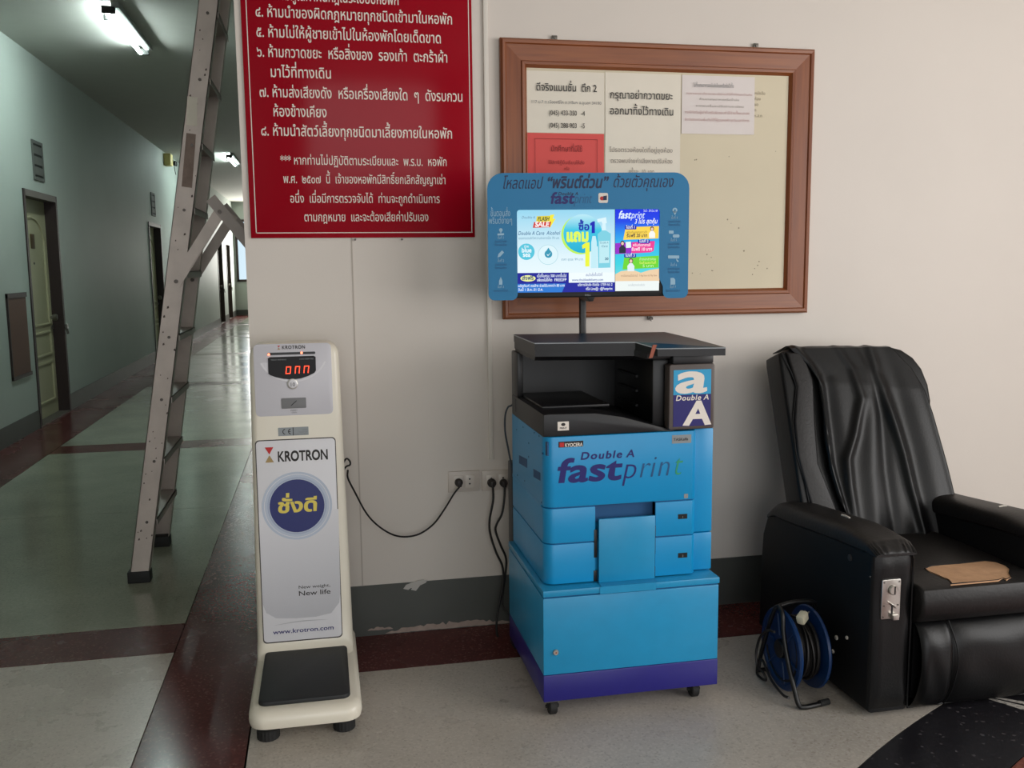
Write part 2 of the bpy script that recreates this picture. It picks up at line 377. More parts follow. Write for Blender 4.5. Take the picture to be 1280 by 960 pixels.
# long strips
piece('dark_strip', XL, YF, -1.903, YE, M['tz_red'])
piece('dark_strip', -.329, YF, -.002, YE, M['tz_red'])
k = -2
while True:
    y0 = PER*k; y1 = y0+.303 if k <= 0 else y0+.34
    if y0 > YE: break
    if y1 > YF: piece('cross_strip', -1.903, max(y0, YF), -.329, y1, M['tz_red'])
    ym = y0+2.24; lm = M['tz_light'] if k < 0 else M['tz_cor']
    a, b, c = max(y1, YF), ym, min(y0+PER, YE)
    if b > a: piece('terrazzo_slab', -1.903, a, -.329, min(b, YE), lm)
    if c > b: piece('terrazzo_slab', -1.903, max(b, YF), -.329, c, lm)
    if k >= 0:
        piece('terrazzo_slab', -.002, y1 if k else .2, 1.6, c, lm)
    k += 1
piece('dark_strip', -.002, -.335, XR, 0.19, M['tz_red'])
# lobby terrazzo with the big black medallion; its edge is a wide arc
cx, cy = 4.10, -4.72
def arc(r, a0, a1, n): return [(cx+r*math.cos(R(a0+(a1-a0)*i/n)), cy+r*math.sin(R(a0+(a1-a0)*i/n))) for i in range(n+1)]
RO = 4.155
a_top = 180-math.degrees(math.asin((-.335-cy)/RO)) if (-.335-cy) < RO else 90
outer = arc(RO, 200, 92, 60)
lob = [(-.002+G, YF), (-.002+G, -.335-G)]+[(XR, -.335-G), (XR, outer[-1][1])]+[p for p in outer[::-1] if p[1] < -.34]
lob = [(-.002+G, YF), (-.002+G, -.335-G), (XR, -.335-G), (XR, outer[-1][1])]+outer[::-1]+[(outer[0][0], YF)]
def flatpiece(name, pts, m, z0=-.016, z1=0): MB().prism(pts, z0, z1, 'z').build(name, m, floor)
flatpiece('lobby_terrazzo', lob, M['tz_light'])
Gm = .003
ro = [(cx+(RO-Gm)*math.cos(R(t)), cy+(RO-Gm)*math.sin(R(t))) for t in np.linspace(200, 92, 60)]
RI = RO-.31
ri = [(cx+RI*math.cos(R(t)), cy+RI*math.sin(R(t))) for t in np.linspace(92, 200, 60)]
flatpiece('black_ring', ro+ri, M['tz_black'])
ri2 = [(cx+(RI-Gm)*math.cos(R(t)), cy+(RI-Gm)*math.sin(R(t))) for t in np.linspace(92, 200, 60)]
flatpiece('rust_disc', ri2+[(XR, -6.2), (XR, -.9)], M['tz_rust'])
flatpiece('white_sliver', [(2.372, -.960), (2.60, -1.135), (2.58, -1.165)], M['tz_white'], -.016, .0008)
flatpiece('white_sliver', [(2.372, -.970), (2.562, -1.175), (2.515, -1.205)], M['tz_white'], -.016, .0008)
# walls
def struct(mb, name, m): o = mb.build(name, m); o['kind'] = 'structure'; return o
struct(MB().box((0, 0, 0), (XR, .12, ZC)), 'wall_back', M['wall'])
struct(MB().box((-2.5, YE, 0), (-2.28, YE+.15, ZC)).box((-2.28, YE, 0), (2, YE+.15, 1.04)).box((-2.28, YE, 2.95), (2, YE+.15, ZC)).box((-.7, YE, 1.04), (2, YE+.15, 2.95)), 'wall_end', M['wall_green'])
struct(MB().box((1.6, .12, 0), (1.72, YE, ZC)), 'wall_corridor_right', M['wall_green'])
struct(MB().box((XL-.2, YF, ZC), (XR+.1, YE+.2, ZC+.1)), 'ceiling', M['ceil'])
# right wall of the lobby with its window, front wall with wide glazed opening
struct(MB().box((XR, YF, 0), (XR+.12, .12, .5)).box((XR, YF, 2.95), (XR+.12, .12, ZC)).box((XR, -2.2, .5), (XR+.12, .12, 2.95)).box((XR, YF, .5), (XR+.12, -5.6, 2.95)), 'wall_right', M['wall'])
struct(MB().box((XL-.2, YF-.12, 0), (-1.2, YF, ZC)).box((3.6, YF-.12, 0), (XR+.12, YF, ZC)).box((-1.2, YF-.12, 3.25), (3.6, YF, ZC)), 'wall_front', M['wall'])
# left wall with recessed doors
DOORS = [(5.642, 6.728), (11.92, 13.05), (21.75, 22.95), (24.05, 25.2)]
ZD = 2.19
wl = MB(); y = YF
for a, b in DOORS+[(YE, None)]:
    wl.box((XL-.2, y, 0), (XL, a, ZC)); y = b
    if b: wl.box((XL-.2, a, ZD), (XL, b, ZC))
struct(wl, 'wall_left', M['wall_green'])
bl = MB(); y = -2.5+YF*0
for a, b in DOORS+[(YE, None)]:
    bl.box((XL, y, 0), (XL+.006, a, .170)); y = b
struct(bl, 'baseboard_left', M['dado'])
struct(MB().box((XL, YE-.006, 0), (1.6, YE, .170)), 'baseboard_end', M['dado'])
bb = struct(MB().box((0, -.006, 0), (XR, 0, .205)), 'baseboard_back', M['dado'])
WB = Plane((0, -.0065, 0), (1, 0, 0), (0, 0, 1))
def ragged(x0, x1, z0, z1, n, seed, lo=.4):
    rnd = random.Random(seed); top = []; bot = []
    for i in range(n+1):
        t = i/n; e = math.sin(math.pi*t)**.5; x = x0+(x1-x0)*t
        top.append((x, z0+(z1-z0)*(lo+(1-lo)*rnd.random())*e+.002)); bot.append((x, z0+rnd.random()*.002))
    return bot+top[::-1]
mb = MB(); mb.flat = 1
WB.flat(mb, ragged(.47, .98, .002, .032, 40, 3)); WB.flat(mb, ragged(.40, .50, .02, .034, 12, 5)); mb.build('plaster_patch', M['plaster'], bb, label='strip of bare plaster where the dado paint has peeled')
mb = MB(); mb.flat = 1
for i, (a, b, c, d) in enumerate([(.545, .182, .60, .213), (.56, .188, .622, .216), (.575, .176, .61, .20), (.59, .196, .635, .212)]):
    WB.flat(mb, [(a, b), (a+.02, b-.006), (c, d-.012), (c+.008, d), (a+.012, b+.016)], .0006+i*.0002)
mb.build('paint_scrape', M['scrape'], bb)
struct(MB().box((.384, -.0015, .205), (.389, 0, 1.57)), 'trim_1', M['joint'])
# end window
w = thing('window_1', (-1.49, YE, 1.04), kind='structure')
fr = MB()
for a, b in (((-.79, -.04, 0), (-.73, .1, 1.91)), ((.73, -.04, 0), (.79, .1, 1.91)), ((-.79, -.04, 0), (.79, .1, .07)), ((-.79, -.04, 1.84), (.79, .1, 1.91)), ((-.03, -.03, 0), (.03, .08, 1.91)), ((-.73, -.03, 1.3), (.73, .08, 1.35))): fr.box(a, b)
fr.build('window_frame', M['door_dark'], w); MB().box((-.73, .03, .07), (.73, .036, 1.84)).build('pane', M['glow'], w)
# doors
PLD = Plane((XL-.0995, 0, 0), (0, 1, 0), (0, 0, 1))
for i, (a, b) in enumerate(DOORS):
    d = thing('door_%d' % (i+1), (XL, a, 0), kind='structure')
    W = b-a
    MB().box((-.19, 0, 0), (.012, .05, ZD)).build('door_jamb', M['door_dark'], d)
    MB().box((-.19, W-.05, 0), (.012, W, ZD)).build('door_jamb', M['door_dark'], d)
    MB().box((-.19, .05, ZD-.06), (.012, W-.05, ZD)).build('door_head', M['door_grey'], d)
    lf = MB(); lf.box((-.14, .05, .01), (-.10, W-.05, ZD-.06)).build('door_leaf', M['door'], d)
    MB().box((-.14, .05, 0), (.008, W-.05, .012)).build('threshold', M['door_grey'], d)
    # raised mouldings: tall arched panel, middle rail, low panels
    def frame_mb(pts, r=.014): return MB().tube([(-.098, p[0], p[1]) for p in pts], r, 6, closed=True)
    arch = [(.17, .92), (.17, 1.72)]+[(W/2+(W/2-.17)*math.cos(R(t)), 1.72+.24*math.sin(R(t))) for t in range(170, 9, -20)]+[(W-.17, 1.72), (W-.17, .92)]
    for nm, pts in (('moulding', arch), ('moulding', rrect(.17, .62, W-.17, .84, .01, 2)), ('moulding', rrect(.17, .16, W-.17, .54, .01, 2))):
        frame_mb(pts).build(nm, M['door'], d)
    MB().box((-.10, .50, 1.66), (-.094, .62, 1.80), .004).build('number_plate', M['brass'], d)
    MB().cyl((-.10, .56, 1.52), (-.094, .56, 1.52), .012, 12).build('peephole', M['bolt'], d)
    h = MB().cyl((-.10, W-.16, .98), (-.06, W-.16, .98), .016, 14).cyl((-.065, W-.16, .98), (-.02, W-.16, .98), .034, 18, bev=.008); h.build('door_handle', M['knob'], d)
    MB().box((-.10, W-.12, .86), (-.088, W+.02, .895)).box((.012, W-.04, .85), (.03, W+.03, .90), .004).tube([(.02, W-.01, .86), (.03, W-.02, .80), (.03, W+.02, .80), (.02, W+.02, .86)], .006).build('hasp', M['knob'], d)
# concrete vent blocks above two doors
for i, (y0, lab) in enumerate(((6.02, 'grey slatted wall vent above the nearest corridor door'), (12.29, 'grey slatted wall vent above the second corridor door'))):
    v = thing('wall_vent', (XL, y0, 2.30), label=lab, cat='vent', group='wall vents along the corridor')
    MB().box((0, 0, 0), (.012, .34, .03)).box((0, 0, .34), (.012, .34, .37)).box((0, 0, .03), (.012, .03, .34)).box((0, .31, .03), (.012, .34, .34)).build('frame', M['vent'], v)
    MB().box((0, .03, .03), (.003, .31, .34)).build('backing', M['vent_d'], v)
    for k in range(3): MB().box((.003, .04, .05+k*.098), (.010, .30, .125+k*.098)).build('slat', M['vent'], v)
h = thing('wall_hatch', (XL, 4.97, .53), label='red-brown panel with dark edges low on the left wall before the nearest door', cat='panel')
MB().box((0, 0, 0), (.012, .50, .72)).build('board', M['hatch'], h)
MB().box((0, -.012, .69), (.02, .512, .73)).box((0, -.012, -.012), (.02, .512, .02)).box((0, -.012, 0), (.018, .004, .72)).build('frame', M['door_dark'], h)
e = thing('emergency_light', (XL, 13.80, 3.25), label='yellowed emergency light box high on the left wall', cat='lamp')
MB().box((0, 0, 0), (.12, .26, .20), .01).build('housing', M['yellow'], e)
for k in (0, 1): MB().cyl((.06, .36+.14*k, .08), (.15, .36+.14*k, .07), .025, 14, r2=.045).build('lamp_head', M['vent_d'], e)
MB().tube(smooth_path([(.06, .26, .10), (.10, .45, .13), (.08, .7, .0), (.04, 1.1, -.06)]), .006).build('wire', M['vent_d'], e)
# ceiling lamps with bare tubes
for i, (y0, lab) in enumerate(((4.28, 'lit bare fluorescent tube lamp on the corridor ceiling, nearest to the camera'), (13.9, 'lit bare fluorescent tube lamp farther down the corridor ceiling'), (22.5, None))):
    if not lab: continue
    t = thing('tube_lamp', (-1.2, y0, ZC), label=lab, cat='lamp', group='fluorescent lamps on the corridor ceiling')
    MB().box((-.03, 0, -.045), (.03, 1.46, 0), .004).build('housing', M['fixture'], t)
    for yy in (.0, 1.43): MB().box((-.10, yy, -.085), (.0, yy+.03, -.03), .004).build('lamp_holder', M['vent_d'], t)
    MB().cyl((-.07, .03, -.07), (-.07, 1.43, -.07), .016, 14).build('tube', M['tube'], t)
    MB().cyl((-.10, .16, -.06), (-.10, .16, -.10), .018, 10).build('starter', M['vent_d'], t)
    l = bpy.data.lights.new('tube_light', 'AREA'); l.shape = 'RECTANGLE'; l.size = .05; l.size_y = 1.2; l.energy = 6; l.color = (.76, 1, .92)
    lo = bpy.data.objects.new('tube_light', l); COL.objects.link(lo); lo.location = (-1.27, y0+.73, ZC-.10)
# ================================================================== LADDER
lad = thing('stepladder', (-.6, 1.2, 0), label='tall worn aluminium stepladder standing in the corridor beside the wall corner', cat='ladder')
def lx(z, side): return (-.612+.168*z) if side == 0 else (.30-.13*z)
ZT = 3.06
NY, FY = .87, 1.50
def fy(z): return FY-(FY-1.30)*z/ZT
def rail(x0, x1, y0b, y0t, wx, dy, ztop, inward):
    """U-channel rail: web faces outward along y, flanges run inward"""
    for (a, b) in ((( -wx/2, 0), (wx/2, .003)), ((-wx/2, 0), (-wx/2+.003, dy*inward)), ((wx/2-.003, 0), (wx/2, dy*inward))):
        xa, xb = sorted((a[0], b[0])); ya, yb = sorted((a[1], b[1]))
        rings = []
        for z, x, yy in ((.02, x0, y0b), (ztop, x1, y0t)):
            rings.append([(x+xa, yy+ya, z), (x+xb, yy+ya, z), (x+xb, yy+yb, z), (x+xa, yy+yb, z)])
        rail.mb.loft(rings, smooth=False)
def do_rail(name, *a):
    rail.mb = MB(); rail(*a); return rail.mb.build(name, M['alu'], lad, world=True)
nr = do_rail('rail', lx(0, 0), lx(ZT, 0), NY, NY, .084, .055, ZT, 1)
fr_ = do_rail('rail', lx(0, 0), lx(ZT, 0), fy(0), fy(ZT), .084, .055, ZT, -1)
do_rail('rear_leg', lx(0, 1), lx(ZT, 1), NY+.04, NY+.04, .055, .03, ZT, 1)
do_rail('rear_leg', lx(0, 1), lx(ZT, 1), fy(0)-.04, fy(ZT)-.04, .055, .03, ZT, -1)
z = .30
zs = []
while z < 2.95: zs.append(z); z += .285
for z in zs:
    y0, y1 = NY+.004, fy(z)-.004; xc = lx(z, 0)
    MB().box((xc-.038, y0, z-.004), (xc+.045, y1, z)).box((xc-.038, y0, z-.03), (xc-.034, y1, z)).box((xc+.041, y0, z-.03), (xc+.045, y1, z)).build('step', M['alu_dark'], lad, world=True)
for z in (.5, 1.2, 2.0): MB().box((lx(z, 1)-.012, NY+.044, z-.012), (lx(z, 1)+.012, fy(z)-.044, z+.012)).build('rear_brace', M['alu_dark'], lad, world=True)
for x, y in ((lx(0, 0), NY), (lx(0, 0), fy(0)), (lx(0, 1), NY+.04), (lx(0, 1), fy(0)-.04)):
    w_ = .05 if x < -.3 else .035; s_ = 1 if y < 1.2 else -1
    MB().box((x-w_, min(y-.006*s_, y+.062*s_), 0), (x+w_, max(y-.006*s_, y+.062*s_), .055), .004).build('rubber_foot', M['rubber'], lad, world=True)
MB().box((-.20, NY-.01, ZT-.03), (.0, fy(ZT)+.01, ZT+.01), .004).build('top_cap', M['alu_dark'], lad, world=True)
def strap(ax, az, bx, bz, y, wd=.03, th=.005):
    a = Vector((ax, 0, az)); b = Vector((bx, 0, bz)); d = (b-a).normalized(); n = Vector((-d.z, 0, d.x)); a = a-d*.02; b = b+d*.02
    return MB().prism([((a+n*wd/2).x, (a+n*wd/2).z), ((b+n*wd/2).x, (b+n*wd/2).z), ((b-n*wd/2).x, (b-n*wd/2).z), ((a-n*wd/2).x, (a-n*wd/2).z)], y, y+th, 'y')
for y, s_ in ((NY-.008, 1), (fy(1.5)+.006, -1)):
    hx, hz = -.168, 1.705
    strap(lx(1.40, 0)+.005, 1.395, hx, hz, y, .05).build('spreader_bar', M['alu'], lad, world=True)
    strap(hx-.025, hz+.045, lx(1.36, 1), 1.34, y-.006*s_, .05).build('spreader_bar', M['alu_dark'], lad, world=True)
    strap(lx(1.40, 0)+.15, 1.60, lx(1.40, 0)+.06, 1.47, y-.006*s_, .03).build('spreader_lock', M['alu'], lad, world=True)
    for x, z in ((lx(1.40, 0)+.005, 1.395), (hx, hz), (lx(1.36, 1), 1.34)): MB().cyl((x, y-.014, z), (x, y+.016, z), .009, 10).build('rivet', M['bolt'], lad, world=True)
PN = Plane((0, NY-.0005, 0), (1, 0, 0), (0, 0, 1))
stk = MB(); stk.flat = 1
PN.flat(stk, [PN.at(*p) for p in ((234, 120), (247, 122), (246, 158), (233, 156))]); stk.build('paper_label', M['paper'], lad, world=True, label='torn whitish label remnant on the near rail')
stk = MB(); stk.flat = 1
PN.flat(stk, [PN.at(*p) for p in ((233, 166), (245, 168), (240, 235), (227, 233))]); stk.build('glue_mark', mat('brown_glue_mark', srgb(140, 122, 112), .8, var=.15, vscale=30), lad, world=True)
stk = MB(); rnd = random.Random(4); stk.flat = 1
for _ in range(46):
    z = rnd.uniform(.1, 2.5); x = lx(z, 0)+rnd.uniform(-.036, .036); r_ = rnd.uniform(.002, .005); PN.flat(stk, [(x+p, z+q) for p, q in ((-r_, -r_), (r_, -r_*.6), (r_*.8, r_*1.6), (-r_*.7, r_))], .0004)
stk.build('scuff_marks', mat('dark_scuffs', srgb(92, 80, 74), .8), lad, world=True).__setitem__('kind', 'stuff')
for z in zs:
    MB().cyl((lx(z, 0), NY-.004, z-.012), (lx(z, 0), NY+.004, z-.012), .007, 8).build('rivet', M['bolt'], lad, world=True)
# ================================================================== RED SIGN
PS = Plane((0, -.008, 0), (1, 0, 0), (0, 0, 1))
sg = thing('rules_sign', (.44, 0, 1.56), label='large red acrylic sign with white Thai dormitory rules, hung at the wall corner', cat='sign')
MB().box((.023, -.008, 1.560), (.855, -.002, 2.86), .001).build('sign_board', M['red'], sg, world=True)
mb = MB(); mb.flat = 1
for a, b in (((.041, 1.577), (.846, 1.580)), ((.041, 2.84), (.846, 2.843))): PS.flat(mb, [a, (b[0], a[1]), b, (a[0], b[1])])
for x in (.041, .8415): PS.flat(mb, [(x, 1.577), (x+.003, 1.577), (x+.003, 2.843), (x, 2.843)])
mb.build('border_line', M['white'], sg, world=True)
rows = [('๓. ห้ามผู้ใดฝ่าฝืนกฎในระเบียบหอพัก', (330, 0), (499, 5), .029, .010),
 ('๔. ห้ามนำของผิดกฎหมายทุกชนิดเข้ามาในหอพัก', (319, 20), (566, 31), .029, .010),
 ('๕. ห้ามไม่ให้ผู้ชายเข้าไปในห้องพักโดยเด็ดขาด', (320, 44.5), (552, 55.5), .029, .010),
 ('๖. ห้ามกวาดขยะ  หรือสิ่งของ  รองเท้า  ตะกร้าผ้า', (321, 69.5), (560, 79.5), .029, .010),
 ('มาไว้ที่ทางเดิน', (337.5, 95.5), (415, 99), .029, .010),
 ('๗. ห้ามส่งเสียงดัง  หรือเครื่องเสียงใด  ๆ  ดังรบกวน', (324, 120), (579, 128), .029, .010),
 ('ห้องข้างเคียง', (341, 145), (409, 147), .029, .010),
 ('๘. ห้ามนำสัตว์เลี้ยงทุกชนิดมาเลี้ยงภายในหอพัก', (326, 168), (566, 174.5), .029, .010),
 ('*** หากท่านไม่ปฏิบัติตามระเบียบและ  พ.ร.บ.  หอพัก', (350.5, 204.5), (559, 208.5), .0245, .006),
 ('พ.ศ.  ๒๕๐๗  นี้  เจ้าของหอพักมีสิทธิ์ยกเลิกสัญญาเช่า', (354, 228), (557.5, 231), .0245, .006),
 ('อนึ่ง  เมื่อมีการตรวจจับได้  ท่านจะถูกดำเนินการ', (362.5, 253), (550, 254), .0245, .006),
 ('ตามกฎหมาย  และจะต้องเสียค่าปรับเอง', (380, 276), (536, 277), .0245, .006)]
for s_, p0, p1, h_, b_ in rows:
    phrases(PS, sg, s_, p0, p1, h_, M['white'], b_)
for x in (.40, .575): MB().cyl((x, -.012, 1.553), (x, 0, 1.553), .004, 8).build('nail', M['bolt'], sg, world=True)
# cable trunking
MB().box((.898, -.012, .685), (.916, 0, ZC), .003).build('trunking', M['white_plastic'], thing('cable_trunking', (.907, 0, .685), label='thin white vertical cable trunking between red sign and notice board', cat='conduit'), world=True)
# ================================================================== NOTICE BOARD
nb = thing('notice_board', (1.604, 0, 1.243), label='wide cream notice board in a varnished brown wooden frame', cat='notice board')
X0, X1, Z0, Z1 = .9587, 2.2494, 1.2427, 2.2999; FW = .104
prof = [(0, 0), (0, .022), (.008, .032), (.018, .030), (.022, .024), (.080, .020), (.084, .026), (.094, .024), (FW, .010), (FW, 0)]
def side(c0, c1, d0, d1, m, nm):
    # c0,c1: outer corners; d0,d1: inward diagonals
    rings = []
    for c, d in ((c0, d0), (c1, d1)): rings.append([(c[0]+d[0]*t, -.002-h_, c[1]+d[1]*t) for t, h_ in prof])
    MB().loft(rings, smooth=False).build(nm, m, nb, world=True)
side((X0, Z1), (X1, Z1), (1, -1), (-1, -1), M['brown'], 'frame_rail'); side((X0, Z0), (X1, Z0), (1, 1), (-1, 1), M['brown'], 'frame_rail')
side((X0, Z0), (X0, Z1), (1, 1), (1, -1), M['brown_v'], 'frame_stile'); side((X1, Z0), (X1, Z1), (-1, 1), (-1, -1), M['brown_v'], 'frame_stile')
MB().box((X0+FW-.01, -.010, Z0+FW-.01), (X1-FW+.01, -.003, Z1-FW+.01)).build('board', M['board'], nb, world=True)
for x, z, lab in ((1.173, 2.300, 0), (2.0, 2.300, 0), (1.567, 1.243, 1)):
    hk = MB(); s_ = 1 if not lab else -1
    hk.box((x-.011, -.012, z-(.004 if s_ > 0 else .016)), (x+.011, -.008, z+(.018 if s_ > 0 else .004)), .002).cyl((x, -.018, z+.008*s_), (x, -.0, z+.008*s_), .004, 10)
    if lab: hk.tube([(x+.006*math.cos(t), -.02, z-.012+.008*math.sin(t)) for t in np.linspace(0, 5, 12)], .0018, 6)
    hk.build('hanger', M['zinc'], nb, world=True)
PB = Plane((0, -.0102, 0), (1, 0, 0), (0, 0, 1))
mb = MB(); mb.flat = 1; rnd = random.Random(9)
for _ in range(26):
    x = rnd.uniform(1.4, 2.1); z = rnd.uniform(1.4, 1.9); PB.flat(mb, disc(x, z, rnd.uniform(.0015, .004), 7))
for i in range(5): text(PB, mb, ['หนังสือ', 'ห้อง', 'ขอ', 'ก', 'ห.ส.ก'][i], 1.998, 2.12-.022*i, .009)
mb.build('pin_marks', mat('board_marks', srgb(150, 138, 116), .8), nb, world=True).__setitem__('kind', 'stuff')
def paper(name, x0, z0, x1, z1, m, d, lab, curl=.002, rot=0, grp='notices pinned on the board'):
    t = thing(name, ((x0+x1)/2, -.011, z0), label=lab, cat='notice', group=grp)
    rows_ = []; n = 10
    for i in range(n+1):
        rr = []
        for j in range(n+1):
            a = i/n; b = j/n; x = x0+(x1-x0)*b; z = z0+(z1-z0)*a
            c = curl*(math.sin(5*b+3*a+x0*9)*.5+.5)*(1-abs(2*a-1))+curl*1.5*max(0, (b-.85))*6*(1-a)
            rr.append((x, -.0105-d-c, z+rot*(x-x0)))
        rows_.append(rr)
    MB().grid(rows_).build('sheet', m, t, world=True); return t
def print_on(t, lines, d=.0045):
    pl = Plane((0, -.0105-d, 0), (1, 0, 0), (0, 0, 1))
    for s_, x0, x1, z, h_, m, b_ in lines:
        mb = MB(); text(pl, mb, s_, x0, z, h_, width=x1-x0, bold=b_); mb.build('lettering', m, t, world=True)
t = paper('notice_sheet', 1.063, 1.957, 1.371, 2.186, M['paper'], .0, 'white notice with bold heading and two phone numbers, top left on the board')
print_on(t, [('ดีจริงแมนชั่น  ตึก 2', 1.098, 1.340, 2.112, .021, M['ink'], .012), ('117 ม.7 ต.เมืองศรีไค อ.วารินฯ จ.อุบลฯ 34190', 1.078, 1.358, 2.065, .0085, M['grey'], .0), ('(045) 433-350   -4', 1.148, 1.292, 2.022, .014, M['ink'], .008), ('(045) 288-903   -5', 1.148, 1.292, 1.975, .014, M['ink'], .008)])
t = paper('notice_sheet', 1.064, 1.70, 1.370, 1.955, M['pinkpaper'], .0002, 'red notice with dark lettering directly under the phone number notice')
mb = MB(); mb.flat = 1; pl = Plane((0, -.0150, 0), (1, 0, 0), (0, 0, 1))
for a, b in (((1.092, 1.932), (1.342, 1.9335)), ((1.092, 1.70), (1.0935, 1.9335)), ((1.3405, 1.70), (1.342, 1.9335))): pl.flat(mb, [a, (b[0], a[1]), b, (a[0], b[1])])
mb.build('border_line', M['darkred'], t, world=True)
print_on(t, [('นักศึกษาที่มีใช้', 1.155, 1.282, 1.886, .016, M['darkred'], .01), ('ใช้สิทธิกู้ยืมเรียนให้ส่ง', 1.145, 1.29, 1.838, .010, M['darkred'], .0), ('หรือ', 1.208, 1.23, 1.815, .009, M['darkred'], .0)])
t = paper('notice_sheet', 1.374, 1.70, 1.684, 2.188, M['paper'], .0008, 'tall white notice with two bold lines above faded ones, centre of the board', .0025)
print_on(t, [('กรุณาอย่ากวาดขยะ', 1.391, 1.650, 2.090, .022, M['ink'], .010), ('ออกมาทิ้งไว้ทางเดิน', 1.391, 1.655, 2.030, .022, M['ink'], .010), ('ไปรอตรวจห้องใดที่อยู่ชุดห้อง', 1.391, 1.652, 1.887, .013, M['faint'], .004), ('ตรวจพบจ่ายค่าเสียหายปรับห้อง', 1.395, 1.652, 1.845, .013, M['faint'], .004), ('ครั้งละ  10  บาท', 1.470, 1.576, 1.804, .013, M['faint'], .004)], .0058)
t = paper('notice_sheet', 1.689, 1.962, 1.997, 2.187, M['paper2'], .002, 'pale sheet with faded small print taped at the top right of the notices', .003, 0)
print_on(t, [('ไม่ทิ้งเศษอาหารลงในชักโครกหรือท่อน้ำทิ้ง', 1.735, 1.905, 2.142, .0105, M['grey'], .006), ('กรุณาแยกขยะเปียกและขยะแห้งก่อนนำไปทิ้งที่ถังขยะด้านล่าง', 1.705, 1.985, 2.113, .006, M['faintred'], 0), ('ห้ามเทเศษอาหารหรือน้ำมัน', 1.76, 1.93, 2.092, .006, M['faint'], 0), ('หากพบเห็นจะปรับตามระเบียบ', 1.745, 1.95, 2.066, .006, M['faint'], 0), ('กรณีท่อตันผู้เช่าต้องรับผิดชอบค่าใช้จ่ายทั้งหมดเอง', 1.70, 1.975, 2.040, .0075, M['faintred'], .002), ('ติดต่อสอบถามเพิ่มเติมได้ที่ผู้ดูแลหอพักทุกวันเวลาทำการ', 1.70, 1.975, 2.012, .0075, M['faintred'], .002)], .0072)
# ================================================================== COPIER CABINET
def letters(pl, t, s, x0, x1, z, em, m, bold=0, shear=0, track=0, d=.0008):
    """one part per phrase (phrases are parted by double blanks); em = font size in metres"""
    mb = MB(); h = em*.55
    text(pl, mb, s, x0, z, h, width=(x1-x0) if x1 else None, bold=bold, shear=shear, track=track, d=d)
    return mb.build('lettering', m, t, world=True)
def letters_px(pl, t, s, p0, p1, em, m, **kw):
    a = pl.at(*p0); b = pl.at(*p1); return letters(pl, t, s, a[0], b[0], (a[1]+b[1])/2, em, m, **kw)
def quad_px(pl, pts): return [pl.at(*p) for p in pts]
CX, CY = .921, -.828
cab = thing('copier_cabinet', (CX+.3, CY+.28, 0), label='cyan steel cabinet with navy base band on casters, carrying the copier', cat='cabinet')
MB().box((.921, -.824, .147), (1.5155, -.272, .402), .003).build('cabinet_body', M['blue_cab'], cab, world=True)
MB().box((.9205, -.8255, .0575), (1.516, -.2715, .1468), .003).build('base_band', M['navy'], cab, world=True)
MB().box((.925, -.818, .400), (1.511, -.276, .410)).build('shadow_gap', M['blue_slot'], cab, world=True)
MB().box((.920, -.829, .4075), (1.5165, -.271, .4286), .003).build('top_plate', M['blue_cab'], cab, world=True)
PC = Plane((0, -.8245, 0), (1, 0, 0), (0, 0, 1))
a = PC.at(694.5, 815); MB().cyl((a[0], -.832, a[1]), (a[0], -.824, a[1]), .0095, 20, bev=.002).build('lock', M['steel'], cab, world=True)
MB().cyl((a[0], -.8325, a[1]), (a[0], -.8318, a[1]), .003, 10).build('keyhole', M['orange'], cab, world=True)
for x, y in ((.957, -.79), (1.452, -.775), (.957, -.31), (1.47, -.31)):
    c = MB().box((x-.028, y-.028, .052), (x+.028, y+.028, .0575)).cyl((x, y, .04), (x, y, .054), .014, 12); c.build('caster_plate', M['zinc'], cab, world=True)
    MB().prism([(y-.018, .052), (y+.018, .052), (y+.01, .02), (y-.01, .02)], x-.016, x+.016, 'x', .003).cyl((x-.0135, y, .0265), (x+.0135, y, .0265), .0263, 24, bev=.004).cyl((x-.022, y, .0265), (x+.022, y, .0265), .006, 10).build('caster_wheel', M['rubber'], cab, world=True)
# ================================================================== COPIER
cp = thing('photocopier', (1.22, -.55, .4286), label='cyan and black office photocopier with a print-shop logo on its front', cat='photocopier')
BX0, BX1, BXR, BY, BYR, BB = .936, 1.446, 1.517, -.787, -.757, -.288
PF = Plane((0, BY, 0), (1, 0, 0), (0, 0, 1))
NX0, NX1 = PF.at(744, 640)[0], PF.at(819.5, 640)[0]
def outline(ins=0, notch=0, x1=BX1, r=.035):
    p = [(x1-ins, BY+ins+.012), (x1-ins-.012, BY+ins)]
    if notch: p += [(NX1, BY+ins), (NX1, BY+notch), (NX0, BY+notch), (NX0, BY+ins)]
    for k in range(8):
        a_ = R(270-90*k/7); p.append((BX0+ins+r+r*math.cos(a_), BY+ins+r+r*math.sin(a_)))
    p += [(BX0+ins, BB), (x1-ins, BB)]; return p
ZB0, ZS1, ZS2, ZB1 = .4335, PF.at(688, 681)[1], PF.at(688, 636)[1], .9132
MB().prism(outline(.006, .05), ZB0, ZB1-.01, 'z').build('chassis', M['blue_slot'], cp, world=True)
MB().prism(outline(0), ZS2+.002, ZB1, 'z', .002).build('front_cover', M['blue'], cp, world=True)
MB().prism(outline(0, .045), ZS1+.002, ZS2-.002, 'z', .002).build('paper_drawer', M['blue'], cp, world=True, label='upper paper drawer')
MB().prism(outline(0, .012), ZB0, ZS1-.002, 'z', .002).build('paper_drawer', M['blue'], cp, world=True, label='lower paper drawer')
zr = Plane((0, BYR, 0), (1, 0, 0), (0, 0, 1)).at(880, 665)[1]
MB().box((BX1-.01, BYR, zr+.0015), (BXR, BB, ZB1), .004).build('side_panel', M['blue'], cp, world=True)
MB().box((BX1-.01, BYR, ZB0), (BXR, BB, zr-.0015), .004).build('side_panel', M['blue'], cp, world=True)
